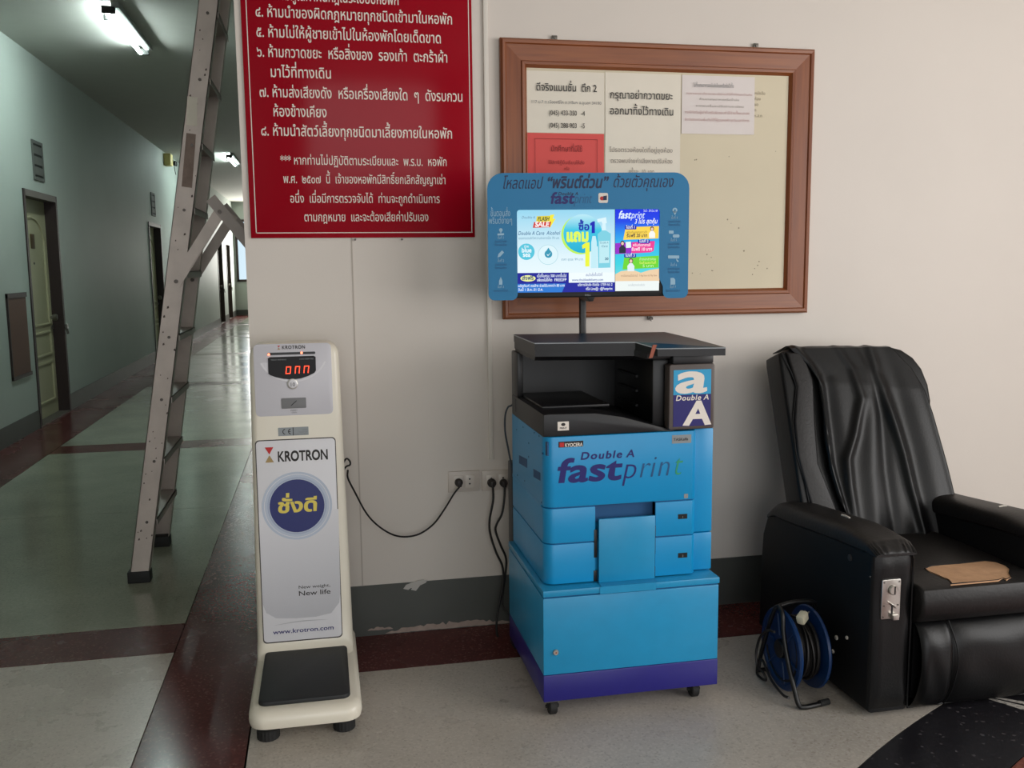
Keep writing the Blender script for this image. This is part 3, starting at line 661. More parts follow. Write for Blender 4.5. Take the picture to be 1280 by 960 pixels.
# bypass flap and its foot on the cabinet edge
fz0, fz1 = PF.at(780, 737)[1], PF.at(780, 646)[1]; fx0, fx1 = PF.at(747.5, 690)[0], PF.at(817.5, 690)[0]
MB().box((fx0, BY-.010, .4304), (fx1, BY+.0, fz1), .002).build('bypass_flap', M['blue_cab'], cp, world=True)
PE = Plane((0, -.8305, 0), (1, 0, 0), (0, 0, 1))
mb = MB(); PE.slab(mb, [(PE.at(750, 735)[0], .4055), (PE.at(820, 735)[0], .4055), (PE.at(820, 735)[0], .4290), (PE.at(750, 735)[0], .4290)], 0, .001); mb.build('flap_foot', M['blue_cab'], cab, world=True)
mb = MB(); mb.box((fx0-.001, -.8315, .4292), (fx1+.001, BY-.004, .4302)); mb.build('flap_apron', M['blue_cab'], cab, world=True)
MB().box((NX0-.004, BY+.030, fz1-.02), (NX1+.004, BY+.0455, ZS2+.01)).build('bypass_recess', M['blue_slot'], cp, world=True)
for pts in ((742.5, 662, 746.5, 697), (742, 713, 746.5, 727), (817.5, 657, 819.5, 692), (817, 708, 819, 723)):
    a = PF.at(pts[0], pts[3]); a = (a[0], max(a[1], .4345)); b = PF.at(pts[2], pts[1]); MB().box((a[0], BY-.0012, a[1]), (b[0], BY+.004, b[1]), .0005).build('grip_slot', M['black2'], cp, world=True)
# side details
PSd = Plane((BX0, 0, 0), (0, -1, 0), (0, 0, 1))
for q in (((649, 569), (659, 574), (659, 585), (649, 579)), ((667, 586), (675.5, 591), (675.5, 601), (667, 596)), ((682, 552), (684.5, 553), (684.5, 570), (682, 569))):
    mb = MB(); PSd.slab(mb, quad_px(PSd, q), -.004, .0007); mb.build('grip_recess', M['blue_slot'], cp, world=True)
MB().box((BX0-.0004, BY+.05, ZS2-.006), (BX0+.003, BB+.002, ZS2+.006)).build('side_joint', M['blue'], cp, world=True)
for p in ((646, 537), (654, 534), (668, 541), (674, 545), (661, 554), (661, 571), (678, 567), (647, 594), (656, 601), (677, 628)):
    a = PSd.at(*p); MB().cyl((BX0-.0012, -a[0], a[1]), (BX0+.002, -a[0], a[1]), .003, 8).build('screw_hole', M['blue_slot'], cp, world=True)
# black output tray, sloping to the right
dk = [(BX0, ZB1+.001), (BX0, .985), (BX0+.02, .987), (BX0+.17, .984), (BX0+.26, .968), (BX0+.36, .938), (BX0+.43, .918), (BX1-.02, ZB1+.001)]
MB().prism(dk, BY+.004, BB, 'y', .004).build('output_tray', M['black'], cp, world=True)
MB().box((BX0+.02, BY+.11, .985), (BX0+.25, BB-.06, .996), .005).build('tray_ridge', M['black'], cp, world=True)
MB().box((BX0-.001, -.36, .93), (BX0+.004, -.335, .975), .001).build('tray_slot', M['black2'], cp, world=True)
MB().box((BX0+.004, -.34, .916), (BXR, BB, 1.145)).box((BX0, -.385, .985), (BX0+.022, BB, 1.145), .004).build('rear_column', M['black2'], cp, world=True)
MB().box((1.31, -.74, ZB1+.001), (1.50, BB, 1.145), .008).build('finisher_block', M['black2'], cp, world=True)
for k in range(3): MB().box((1.302, -.60+.0, .97+k*.05), (1.31, -.40, .978+k*.05)).build('inner_rib', M['black'], cp, world=True)
# scanner with glass lid and forward control shelf
sc = [(.936, -.672), (1.245, -.745), (1.275, -.775), (1.50, -.775), (1.486, -.39), (.941, -.32)]
PZ = Plane((0, 0, 1.186), (1, 0, 0), (0, 1, 0))
lid = [(.934, -.676, 1.203), (1.247, -.750, 1.204), tuple(PZ.at(822, 436))+(1.188,), tuple(PZ.at(907, 434.5))+(1.187,), (1.505, -.60, 1.197), (1.486, -.385, 1.205), (.940, -.315, 1.205)]
def lid_mb(z0, z1, sx=0): return MB().loft([[(x, y, z+z0) for x, y, z in lid], [(x, y, z+z1) for x, y, z in lid]], smooth=False)
cr = []
for k in range(7):
    a_ = R(90*k/6); cr.append((math.sin(a_), 1-math.cos(a_)))
scf = [[(.936+.0, -.672, 1.199), (1.245, -.745, 1.199), (1.28, -.775, 1.18), (1.50, -.775, 1.18), (1.486, -.39, 1.199), (.941, -.32, 1.199)],
       [(.936, -.672, 1.158), (1.245, -.745, 1.158), (1.28, -.77, 1.150), (1.50, -.77, 1.150), (1.486, -.39, 1.158), (.941, -.32, 1.158)],
       [(.940, -.648, 1.143), (1.24, -.715, 1.143), (1.28, -.74, 1.143), (1.49, -.74, 1.143), (1.482, -.395, 1.143), (.945, -.325, 1.143)]]
MB().loft(scf[::-1], smooth=False).build('scanner_body', M['black'], cp, world=True)
lid_mb(-.026, -.004).build('control_shelf', M['black'], cp, world=True)
lid_mb(-.004, .0).build('scanner_lid', M['lidglass'], cp, world=True, label='dark blue glass lid')
e_ = [Vector(lid[i]) for i in (6, 0, 1, 2, 3)]
MB().tube([(p.x, p.y, p.z-.002) for p in e_], .0018, 6).build('lid_highlight', M['edge'], cp, world=True)  # pale tube paints the highlight along the lid's left and front edges
# display panel with the logo plate
PQ = Plane((0, -.800, 0), (1, 0, 0), (0, 0, 1))
q = quad_px(PQ, ((836.5, 457), (894, 453), (893, 535.5), (836, 537.5)))
mb = MB(); PQ.slab(mb, rrect(q[3][0], (q[2][1]+q[3][1])/2, q[1][0], (q[0][1]+q[1][1])/2, .008), -.045, 0, .004); mb.build('display_panel', M['taupe'], cp, world=True)
MB().box((1.36, -.79, 1.13), (1.50, -.75, 1.165), .006).build('panel_hinge', M['black'], cp, world=True)
st = quad_px(PQ, ((842, 462.5), (889, 461.5), (888.5, 532), (841.5, 533))); sx0, sx1, sz0, sz1 = st[0][0], st[1][0], (st[2][1]+st[3][1])/2, (st[0][1]+st[1][1])/2
zm = PQ.at(865, 493)[1]
lp = MB(); PQ.slab(lp, [(sx0, zm), (sx1, zm), (sx1, sz1), (sx0, sz1)], 0, .0012); lp = lp.build('logo_plate', M['logo_cyan'], cp, world=True)
mb = MB(); PQ.slab(mb, [(sx0, sz0), (sx1, sz0), (sx1, zm), (sx0, zm)], 0, .0012); mb.build('logo_plate', M['logo_navy'], cp, world=True)
letters_px(PQ, cp, 'a', (843, 490), (883, 490), .138, M['white'], bold=.026, shear=.14, d=.0016)
letters_px(PQ, cp, 'A', (855, 530), (887, 530), .105, M['white'], bold=.05, shear=.08, d=.0016)
letters_px(PQ, cp, 'Double A', (844, 501), (886, 499), .024, M['white'], bold=.02, shear=.2, track=.06, d=.002)
# front print
letters_px(PF, cp, 'Double A', (725, 575), (794, 570.5), .034, M['logo_navy'], bold=.028, shear=.2, track=.1, d=.001)
letters_px(PF, cp, 'fast', (695, 604), (775, 598), .108, M['logo_navy'], bold=.028, shear=.18, d=.001)
for s_, a, b, m in (('p', 777, 795, 'logo_navy'), ('ri', 797, 818, 'logo_teal'), ('n', 820, 837, 'logo_teal'), ('t', 840, 851, 'logo_green')):
    letters_px(PF, cp, s_, (a, 598-(a-777)*.07), (b, 598-(a-777)*.07), .105, M[m], bold=-.014, shear=.22, d=.001)
def plate_px(pl, pts, m, nm='sticker', d=.0008, parent=None):
    q_ = quad_px(pl, pts); x0 = (q_[0][0]+q_[3][0])/2; x1 = (q_[1][0]+q_[2][0])/2; z1 = (q_[0][1]+q_[1][1])/2; z0 = (q_[2][1]+q_[3][1])/2
    mb = MB(); pl.slab(mb, [(x0, z0), (x1, z0), (x1, z1), (x0, z1)], -.001, d); return mb.build(nm, M[m], parent or cp, world=True)
plate_px(PF, ((698, 552.5), (729, 550.5), (729, 557.5), (698, 560)), 'black2', 'maker_badge')
plate_px(PF, ((699.5, 553.5), (705, 553), (705, 558.5), (699.5, 559)), 'logo_red', 'badge_mark', .0012)
letters_px(PF, cp, 'KYOCERA', (706, 559), (728, 557), .016, M['white'], bold=.03, d=.0014)
plate_px(PF, ((840, 544.5), (864, 542.5), (864, 553), (840, 554.8)), 'sticker', 'model_badge')
letters_px(PF, cp, 'TASKalfa', (841.5, 551.3), (860, 550), .013, M['charcoal'], bold=.02, d=.0014)
plate_px(PF, ((855, 617.5), (860, 617), (860, 622.5), (855, 623)), 'sticker', 'sticker')
for y, s_ in ((646, '1'), (694.5, '2')):
    plate_px(PF, ((847.5, y-3), (859, y-4), (859, y+2), (847.5, y+3)), 'black2', 'tray_label')
    letters_px(PF, cp, s_, (852.2, y+1.6), (854.2, y+1.4), .010, M['sticker'], d=.0014)
PT = Plane((0, BY+.004, 0), (1, 0, 0), (0, 0, 1))
plate_px(PT, ((697, 527.5), (711, 526.5), (711, 537.5), (697, 538.5)), 'white', 'print_sticker')
mb = MB(); mb.flat = 1
PT.flat(mb, [(a_, b_) for a_, b_ in disc(*PT.at(704, 530.5), .007, 16, .005)], .0012); mb.build('print_mark', M['ink'], cp, world=True)
letters_px(PT, cp, 'PRINT', (699.5, 536.6), (708.5, 536.1), .009, M['ink'], bold=.02, d=.0012)
rb = [Plane((0, -.865, 0), (1, 0, 0), (0, 0, 1)).at(*p) for p in ((816, 431), (821, 431), (815.5, 447), (811, 448))]
MB().prism(rb, -.867, -.863, 'y').build('orange_tag', M['orange'], cp, world=True)
# ================================================================== SCREEN STAND
RM = -.1321
PM = Plane((1.2071, -.3591, 0), (math.cos(RM), math.sin(RM), 0), (0, 0, 1))
sd = thing('screen_stand', (1.224, -.215, 0), label='computer screen on a black pole with a cyan printed surround, behind the copier', cat='screen')
L_, R_, B_, T_ = -.3595, .3595, 1.3276, 1.7715
ix0, iz1 = PM.at(646, 262.5); ix1, _t = PM.at(824.5, 260.5); lgx = PM.at(828.5, 340)[0]; lb = PM.at(630, 377)[1]
def arcp(cx_, cy_, r_, a0, a1, n=7): return [(cx_+r_*math.cos(R(a0+(a1-a0)*i/n)), cy_+r_*math.sin(R(a0+(a1-a0)*i/n))) for i in range(n+1)]
ro_ = .055; rl = .022
sp_ = arcp(R_-ro_, T_-ro_, ro_, 0, 90)+arcp(L_+ro_, T_-ro_, ro_, 90, 180)+arcp(L_+rl, B_+rl, rl, 180, 270)+arcp(ix0-rl, B_+rl, rl, 270, 360)+arcp(ix0+.010, iz1-.010, .010, 180, 90)+arcp(ix1-.010, iz1-.010, .010, 90, 0)+[(ix1, 1.40), (lgx, 1.37)]+arcp(lgx+rl, B_+rl, rl, 180, 270)+arcp(R_-rl, B_+rl, rl, 270, 360)
mb = MB(); PM.slab(mb, sp_, 0, .004); mb.build('printed_surround', M['surround'], sd, world=True)
bz = PM.at(735, 371.5)[1]
mb = MB(); PM.slab(mb, rrect(ix0-.02, bz, lgx+.01, iz1+.015, .006), -.045, -.004, .004); mb.build('screen_housing', M['black2'], sd, world=True)
PMs = Plane(PM.o+PM.n*-.0035, PM.u, PM.v)
letters_px(PMs, sd, 'DELL', (731, 369.8), (738.5, 369.6), .008, M['sticker'], bold=.02, d=.001)
MB().box((1.213, -.227, .008), (1.236, -.203, 1.50), .004).build('pole', M['black2'], sd, world=True)
MB().box((1.195, -.31, 1.40), (1.25, -.205, 1.50), .006).prism([(1.200, 1.352), (1.248, 1.352), (1.232, 1.318), (1.217, 1.318)], -.330, -.222, 'y', .003).build('mount_bracket', M['black2'], sd, world=True)
MB().box((1.11, -.262, 0), (1.35, -.03, .01), .004).build('base_plate', M['black2'], sd, world=True)
# what the screen shows
def ramp_emit(name, stops, s=.72):
    m = bpy.data.materials.new(name); m.use_nodes = True; nt = m.node_tree; p = nt.nodes['Principled BSDF']
    tc = nt.nodes.new('ShaderNodeTexCoord'); sx = nt.nodes.new('ShaderNodeSeparateXYZ'); cr_ = nt.nodes.new('ShaderNodeValToRGB')
    nt.links.new(tc.outputs['Generated'], sx.inputs[0]); nt.links.new(sx.outputs['Z'], cr_.inputs[0]); nt.links.new(cr_.outputs[0], p.inputs['Emission Color'])
    p.inputs['Emission Strength'].default_value = s; p.inputs['Base Color'].default_value = (0, 0, 0, 1); p.inputs['Roughness'].default_value = .2; p.inputs['Specular IOR Level'].default_value = .1
    e = cr_.color_ramp
    while len(e.elements) < len(stops): e.elements.new(.5)
    for k_, (t_, c_) in zip(e.elements, stops): k_.position = t_; k_.color = srgb(*c_)
    return m
E_ = {}
def EM(c):
    if c not in E_: E_[c] = emis('screen_colour', c, .74)
    return E_[c]
PSn = Plane(PM.o+PM.n*-.0032, PM.u, PM.v)
layer = [0]
def spoly(pts, c, nm='picture_patch', m=None):
    layer[0] += 1; mb = MB(); mb.flat = 1; PSn.flat(mb, [PSn.at(*p) for p in pts], .00002*layer[0]); return mb.build(nm, m or EM(c), screen, world=True)
def stext(s_, x0, x1, y, em_px, c, **kw):
    layer[0] += 1; a = PSn.at(x0, y); b = PSn.at(x1, y); mb = MB(); text(PSn, mb, s_, a[0], a[1], em_px*.0029*.55, width=b[0]-a[0], d=.00002*layer[0], **kw); return mb.build('lettering', EM(c), screen, world=True)
mb = MB(); mb.flat = 1; PSn.flat(mb, quad_px(PSn, ((644, 258), (829, 258), (828, 366), (645, 368))), 0); screen = mb.build('screen_panel', M['display'], sd, world=True)
spoly(((646, 262), (768.5, 261), (768.5, 353), (647, 354)), 0, m=ramp_emit('advert_sky', [(0, (240, 252, 255)), (.35, (226, 246, 253)), (.7, (190, 230, 246)), (1, (150, 216, 242))]))
def sdisc(x, y, r_, c, ry=None, n=28, **kw): return spoly(disc(x, y, r_, n, ry), c, **kw)
sdisc(726, 293.5, 24.5, (190, 240, 90)); sdisc(728.5, 292, 24.3, 0, m=ramp_emit('advert_disc', [(0, (10, 176, 214)), (.6, (60, 200, 230)), (1, (190, 236, 248))]))
sdisc(658, 314.7, 10.3, (84, 196, 220)); stext('the', 655, 661, 309.5, 5, (235, 250, 255)); stext('blue', 652, 664.5, 315.5, 8, (235, 250, 255), bold=.03); stext('sea', 653.5, 663, 321, 8, (235, 250, 255), bold=.03)
sdisc(685, 318.4, 12.6, (170, 214, 226)); sdisc(685, 318.4, 12.0, (222, 244, 250)); sdisc(685.5, 317.5, 4.8, (50, 150, 180)); spoly(((682, 315), (685.5, 309.5), (689, 315)), (50, 150, 180)); spoly(((683, 317.5), (685, 320.2), (689, 315.2), (685.2, 318.6)), (226, 246, 252))
spoly(((671, 270.3), (688, 269.6), (687, 277), (670, 277.5)), (222, 206, 60)); stext('FLASH', 672, 686.5, 275.8, 6.5, (40, 70, 60), bold=.03, shear=.15)
spoly(((688, 268.5), (693, 268), (691, 273.5), (694.5, 273.3), (687, 285.5), (688.5, 277), (686, 277.2)), (244, 232, 60))
spoly(((667.5, 277.6), (689, 277), (687.5, 284), (666, 284.8)), (206, 50, 44)); stext('SALE', 668.5, 686, 283.3, 8.5, (250, 240, 240), bold=.05, shear=.15)
stext('Double A', 652, 669, 273.3, 4.5, (90, 120, 150), track=.1, shear=.2)
stext('Double A Care  Alcohol', 647.5, 700, 293.8, 6.5, (30, 90, 140), bold=.01, shear=.2, track=.06); stext('แอลกอฮอล์ทำความสะอาดมือ 70 มล.', 648, 699.5, 299.3, 4.2, (90, 140, 170))
stext('ซื้อ', 723, 737, 287.6, 12, (14, 50, 170), bold=.04); spoly(((739.5, 291.5), (743.6, 291.3), (743.6, 276.6), (741, 276.7), (737.6, 279.2), (737.8, 282.4), (739.6, 281.6)), (10, 30, 180)); stext('แถม', 707.5, 736, 301.5, 19, (226, 248, 90), bold=.06); spoly(((731.5, 333.2), (736.8, 333), (737, 303), (733, 303), (727.5, 306.5), (728, 311), (731.6, 309.6)), (236, 244, 60))
spoly(((747.5, 335), (763, 334.5), (763.5, 292), (757, 288), (752.5, 288), (747, 292.5)), (126, 208, 226)); spoly(((749, 329), (761.5, 328.6), (761.5, 301), (749, 301.5)), (190, 234, 242)); spoly(((752, 288), (757.5, 288), (757, 279), (753, 279)), (214, 242, 250)); spoly(((746.5, 274), (757.5, 271.5), (758.5, 279), (752.5, 279), (752, 277), (747, 278)), (220, 244, 250))
spoly(((738.5, 335.3), (746.5, 335), (746, 303), (744.5, 295), (740.5, 295), (739, 303)), (196, 236, 246)); stext('Double A', 750, 760.5, 304.5, 3.4, (60, 120, 150)); stext('Care', 751.5, 759.5, 309, 4, (60, 120, 150), shear=.2); stext('20', 756, 760.5, 325, 4.2, (20, 90, 120), bold=.03)
stext('ราคา ชุดละ 99 บาท', 701.5, 729, 325.8, 4.2, (90, 150, 180))
spoly(((646.6, 341.3), (711, 340.6), (711, 353.4), (646.8, 354)), (20, 28, 150)); sdisc(660, 348, 9.5, (235, 240, 160), 4); stext('ส่งฟรี', 652.5, 667, 349.8, 6.5, (20, 60, 120), bold=.03)
stext('เมื่อซื้อครบ 300 บาทขึ้นไป', 671, 708, 346.6, 4.8, (230, 240, 255), bold=.015); stext('เพียงใส่โค้ด  FREE2FP', 671, 708, 351.8, 5, (230, 240, 255), bold=.02)
spoly(((646.8, 354), (768.5, 352.8), (768.5, 364.6), (647, 365.8)), (24, 34, 156)); spoly(((646.8, 355), (707, 354.4), (702.5, 365.3), (647, 365.8)), (40, 120, 210))
stext('ผลิตภัณฑ์ เจลล้าง ช่วยได้มากกว่า 80 บาท', 647.5, 706, 359, 4.4, (235, 245, 255), bold=.015); stext('วันนี้ 1 สิ.ค.-31 มี.ค.', 647.5, 679, 363.8, 4.4, (235, 245, 255), bold=.015)
stext('บริการจัดส่ง ติดต่อ 1759 กด 2', 722, 765.5, 357.6, 4.6, (235, 245, 255), bold=.015); stext('หรือ Line@ : @Fastprint', 732, 765.5, 362.6, 4.6, (235, 245, 255), bold=.015)
spoly(((711, 341), (768.5, 340.5), (768.5, 352.6), (711, 353.2)), (240, 250, 253)); stext('สนใจสั่งซื้อได้ที่', 732, 753, 345.2, 4.4, (40, 80, 160)); stext('www.doubleadelivery.com', 715, 754, 351.4, 4.4, (40, 80, 160), bold=.01)
# right-hand advert
spoly(((769, 260.6), (825, 260), (824, 352), (769, 352)), 0, m=ramp_emit('advert_sea', [(0, (120, 220, 230)), (.25, (60, 214, 228)), (.5, (50, 190, 240)), (.7, (30, 130, 240)), (.82, (20, 70, 235)), (1, (10, 40, 230))]))
spoly(((769, 343), (776, 339), (790, 337), (801, 341), (812, 337.5), (824.3, 335.5), (824, 354), (769, 354)), (238, 208, 170)); spoly(((769, 351.5), (823.8, 351), (823.5, 363.2), (769, 363.9)), (238, 246, 244))
stext('fast', 772.5, 788, 273, 13, (225, 240, 255), bold=.03, shear=.25); stext('print', 788.5, 805, 272.8, 12, (225, 240, 255), bold=.005, shear=.25); stext('3 โปร สุดคุ้ม', 793, 821.5, 279.4, 7.5, (240, 246, 255), bold=.02, shear=.2); stext('วันนี้ - 30 มิ.ย. 64', 804, 822, 264.8, 4, (230, 240, 255))
def pill(x0, y0, x1, y1, s_): spoly(rrect(x0, y0, x1, y1, 1.2, 3), (20, 30, 170)); stext(s_, x0+1.5, x1-1.5, y1-1.2, 4.6, (240, 244, 255), bold=.02)
spoly(((782, 284), (823.6, 282.6), (823, 298), (779, 299.8)), (250, 214, 80)); stext('พรินต์เอกสารขาวดำ', 783, 809, 291.8, 4, (120, 90, 40)); stext('รับฟรี 20 บาท', 783, 809, 296.4, 5.4, (50, 40, 60), bold=.03, shear=.1)
def figure(x, y, s_, hair, body):   # a plain little figure: hair, face, shoulders
    sdisc(x, y, 2.1*s_, hair, 2.6*s_, 12); sdisc(x, y+.3*s_, 1.4*s_, (236, 200, 180), 1.7*s_, 12); spoly(((x-1.2*s_, y+2.2*s_), (x+1.2*s_, y+2.2*s_), (x+3.4*s_, y+5*s_), (x+3.2*s_, y+10*s_), (x-3.2*s_, y+10*s_), (x-3.4*s_, y+5*s_)), body)
figure(815, 286, 1.15, (60, 40, 40), (246, 246, 240)); pill(781, 282, 795.5, 286.8, 'โปรที่ 1')
spoly(((769, 304), (818, 301), (817, 313.5), (813, 315.5), (769, 317.8)), (150, 40, 200)); spoly(((790, 303), (818.5, 301.5), (817, 313.5), (813, 315.3), (789, 316.6)), (236, 60, 150)); stext('พรินต์เอกสารสี', 791, 813, 308, 4.6, (255, 230, 245), bold=.015); stext('รับฟรี 10 บาท', 789, 815, 313.4, 5.4, (255, 230, 245), bold=.03, shear=.1)
figure(778, 304, 1.25, (30, 26, 34), (34, 40, 60)); spoly(((782, 302.5), (788.5, 302), (789, 309.5), (782.5, 310)), (230, 246, 240)); pill(797.5, 299.6, 812, 304.4, 'โปรที่ 2')
spoly(((780, 322), (823.5, 319.5), (823, 334.5), (778, 337)), (110, 214, 50)); stext('ถ่ายเอกสารครบ', 799, 820, 325.5, 4.6, (220, 255, 200)); stext('รับส่วนลดทันที', 799, 820, 330, 4.6, (240, 250, 120)); stext('5 บาท', 803, 817, 334, 4.6, (220, 255, 200))
figure(788.5, 326, 1.3, (90, 60, 60), (226, 240, 246)); pill(780, 317.3, 795, 322, 'โปรที่ 3')
stext('ดาวน์โหลดแอปได้แล้ววันนี้', 776, 797, 346, 3.6, (150, 120, 100)); stext('ที่ App Store และ Play Store', 799, 821, 345.6, 3.6, (150, 120, 100)); stext('สแกนเพื่อดูรายละเอียดเพิ่มเติม', 785, 806, 357.5, 3.4, (170, 180, 190))
# print on the surround
PMf = Plane(PM.o+PM.n*.004, PM.u, PM.v)
def sl(s_, x0, x1, y, em_px, m, **kw): letters_px(PMf, sd, s_, (x0, y), (x1, y), em_px*.0029, M[m], **kw)
sl('โหลดแอป', 627.5, 677.5, 235.8, 19, 'surround_ink', shear=.2, bold=.002); sl('“พรินต์ด่วน”', 682.5, 759, 234.8, 19, 'surround_ink', shear=.2, bold=.028); sl('ด้วยตัวคุณเอง', 765.5, 841.5, 234, 19, 'surround_ink', shear=.2, bold=.002)
sl('fast', 687.5, 717, 254.3, 19, 'logo_navy', shear=.18, bold=.03); sl('print', 717.5, 739, 254, 18, 'surround_faint', shear=.2, bold=-.012); sl('Double A', 697.5, 723, 244, 5.5, 'surround_ink', bold=.02, shear=.2, track=.08)
def sp(pts, m, nm='icon', d=.0006):
    mb = MB(); mb.flat = 1; PMf.flat(mb, [PMf.at(*p) for p in pts], d); return mb.build(nm, M[m], sd, world=True)
sp(rrect(748, 241.2, 760, 253.6, 2, 4), 'white', 'app_icon'); sp(disc(752.5, 248, 2.6, 12), 'logo_red', 'icon', .0012); sp(((754, 245), (758.5, 244.5), (758.5, 250), (754, 250.5)), 'surround_ink', 'icon', .0014)
sl('ขั้นตอนสั่ง', 613, 638, 270.3, 10.5, 'surround_light', bold=.0); sl('พรินต์ง่ายๆ', 611, 640.5, 279.6, 10.5, 'surround_light', bold=.0)
W_ = 'surround_light'
sp(disc(626, 287.5, 2.3, 12)+[], W_); sp(((624.4, 289), (627.6, 289), (626, 292)), W_); sp(((621.8, 292), (630, 291.6), (630, 294), (621.8, 294.3)), W_)
sp(((622, 322), (623, 317.5), (627.5, 313), (630, 315.5), (625.6, 320.5)), W_)
sp(((623.8, 356), (628, 355.8), (628, 351), (626, 346), (623.8, 351)), W_)
sp(disc(843.6, 262.8, 3.1, 14), W_); sp(((841, 264.2), (846.2, 264), (843.6, 269)), W_); sp(disc(843.6, 262.8, 1.2, 10), 'surround', 'icon', .001)
sp(rrect(836, 288.2, 842, 292.2, .8, 3), W_); sp(rrect(841, 293, 849.3, 297, 1.6, 3), W_)
sp(rrect(835, 319.3, 849, 323.2, .8, 3), W_); sp(((845, 323), (848.5, 326.5), (847, 327.6), (845.4, 325.6)), W_)
sp(((838, 347.5), (842, 347.2), (844, 349.5), (844, 355.6), (838, 356)), W_)
for x, y, s_ in ((626, 298.5, 'ขั้นที่ 1'), (626, 327.3, 'ขั้นที่ 2'), (626, 360, 'ขั้นที่ 3'), (843, 273.5, 'ขั้นที่ 4'), (842, 301.5, 'ขั้นที่ 5'), (842, 332.5, 'ขั้นที่ 6'), (841, 360, 'ขั้นที่ 7')):
    sl(s_, x-4, x+4, y, 4.2, W_)
    if y not in (360,):
        sl('เปิดแอปแล้วเลือกไฟล์', x-7.5, x+7.5, y+4.6, 3.6, 'surround_faint'); sl('ที่ต้องการพรินต์ได้เลย', x-7.5, x+7.5, y+8.8, 3.6, 'surround_faint')
    else: sl('พร้อมรับเอกสารได้ทันที', x-9, x+9, y+4.6, 3.6, 'surround_faint')
# ================================================================== COIN SCALE
ks = thing('weighing_scale', (.17, -.45, 0), label='tall cream coin-operated weighing scale with black foot mat and red digits', cat='scale')
def ring(x0, x1, y0, y1, r_, z, seg=6): return [(x, y, z) for x, y in rrect(x0, y0, x1, y1, min(r_, (x1-x0)/2.01, (y1-y0)/2.01), seg)]
def yk(z): return -.3529+.0524*z
PK = Plane((0, yk(0), 0), (1, 0, 0), (0, .0524, .9986))
MB().loft([ring(.020, .330, -.785, -.16, .04, .044), ring(.006, .344, -.80, -.145, .05, .052), ring(.002, .348, -.803, -.14, .05, .068), ring(.003, .347, -.80, -.14, .05, .088), ring(.008, .342, -.79, -.145, .05, .099), ring(.018, .332, -.775, -.155, .045, .104)]).build('base', M['cream'], ks, world=True)
rg = []
for z, e, yo in ((.085, -.004, -.13), (.098, -.002, -.085), (.106, .0035, -.048), (.115, .0055, -.022), (.126, .0055, -.008), (.142, .005, 0), (.26, .003, 0)):
    rg.append(ring(.0085-e, .3315+e, yk(z)+yo, -.155, .03, z))
for z in (.4, .6, .8, 1.0, 1.10):
    t_ = (z-.26)/.9; rg.append(ring(.0055+.012*t_, .3345-.014*t_, yk(z), -.155+.02*t_, .024, z))
for k_ in range(0, 9):
    a_ = R(90*k_/8); z = 1.145+.048*math.sin(a_); i_ = .048*(1-math.cos(a_)); j_ = .03*(1-math.cos(a_))
    rg.append(ring(.0175+i_, .3205-i_, yk(z)+j_*.6, -.138-j_, .024, z))
MB().loft(rg).build('column', M['cream'], ks, world=True)
mt = MB().prism(rrect(.031, -.752, .313, -.352, .026), .100, .118, 'z', .006); mt.build('foot_mat', M['mat_'], ks, world=True)
for x, y in ((.058, -.745), (.291, -.735), (.058, -.21), (.291, -.21)):
    f_ = MB(); n = 40
    f_.loft([[(x+rr*(1+(.035 if k_ % 2 else 0))*math.cos(2*math.pi*k_/n), y+rr*(1+(.035 if k_ % 2 else 0))*math.sin(2*math.pi*k_/n), z) for k_ in range(n)] for z, rr in ((0, .031), (.003, .034), (.030, .034), (.034, .030))], smooth=False).cyl((x, y, .03), (x, y, .05), .015, 14); f_.build('levelling_foot', M['rubber'], ks, world=True)
def kp(nm, pts, m, d0, d1, r_=None, bev=0):
    q_ = quad_px(PK, pts); x0 = (q_[0][0]+q_[3][0])/2; x1 = (q_[1][0]+q_[2][0])/2; z1 = (q_[0][1]+q_[1][1])/2; z0 = (q_[2][1]+q_[3][1])/2
    mb = MB(); PK.slab(mb, rrect(x0, z0, x1, z1, r_) if r_ else [(x0, z0), (x1, z0), (x1, z1), (x0, z1)], d0, d1, bev); return mb.build(nm, M[m], ks, world=True), (x0, z0, x1, z1)
hd, hb = kp('head_panel', ((316, 430), (412, 429), (418, 517), (320, 521)), 'lilac', -.002, .0015, .016, .0008)
for rr, m, d in ((.118, 'lilac2', .0017), (.112, 'lilac', .0019)):   # big arc printed on the head
    c = PK.at(366, 440); mb = MB(); mb.flat = 1; pts = [(c[0]+rr*math.cos(R(t_)), c[1]+rr*.88*math.sin(R(t_))) for t_ in range(200, 341, 5)]
    pts = [(max(hb[0]+.004, min(hb[2]-.004, a)), b) for a, b in pts]; PK.flat(mb, pts, d); mb.build('head_arc', M[m], ks, world=True)
def khour(cx_, cy_, w_, h_, d, up='disc_red', dn='brass_p'):
    for s_, m in ((1, 'logo_red'), (-1, 'gold_mark')):
        mb = MB(); mb.flat = 1; PK.flat(mb, [(cx_-w_, cy_+s_*h_), (cx_+w_, cy_+s_*h_), (cx_, cy_+s_*h_*.05)], d); mb.build('logo_mark', M[m], ks, world=True)
M['gold_mark'] = mat('old_gold_print', srgb(168, 140, 86), .4)
c = PK.at(348.5, 434.5); khour(c[0], c[1], .0045, .007, .003)
letters_px(PK, ks, 'KROTRON', (352.5, 437.2), (382, 434.8), .017, M['ink'], bold=.02, track=.08, d=.003)
kp('led_bar', ((334.5, 441.3), (394, 439), (394, 442), (334.5, 444.5)), 'black2', .001, .003, .003)
for x, y in ((336, 443), (377, 441)):
    q_ = PK.at(x, y); mb = MB(); PK.slab(mb, disc(q_[0], q_[1], .0042, 12), .002, .0042); mb.build('red_light', M['ledhot'], ks, world=True)
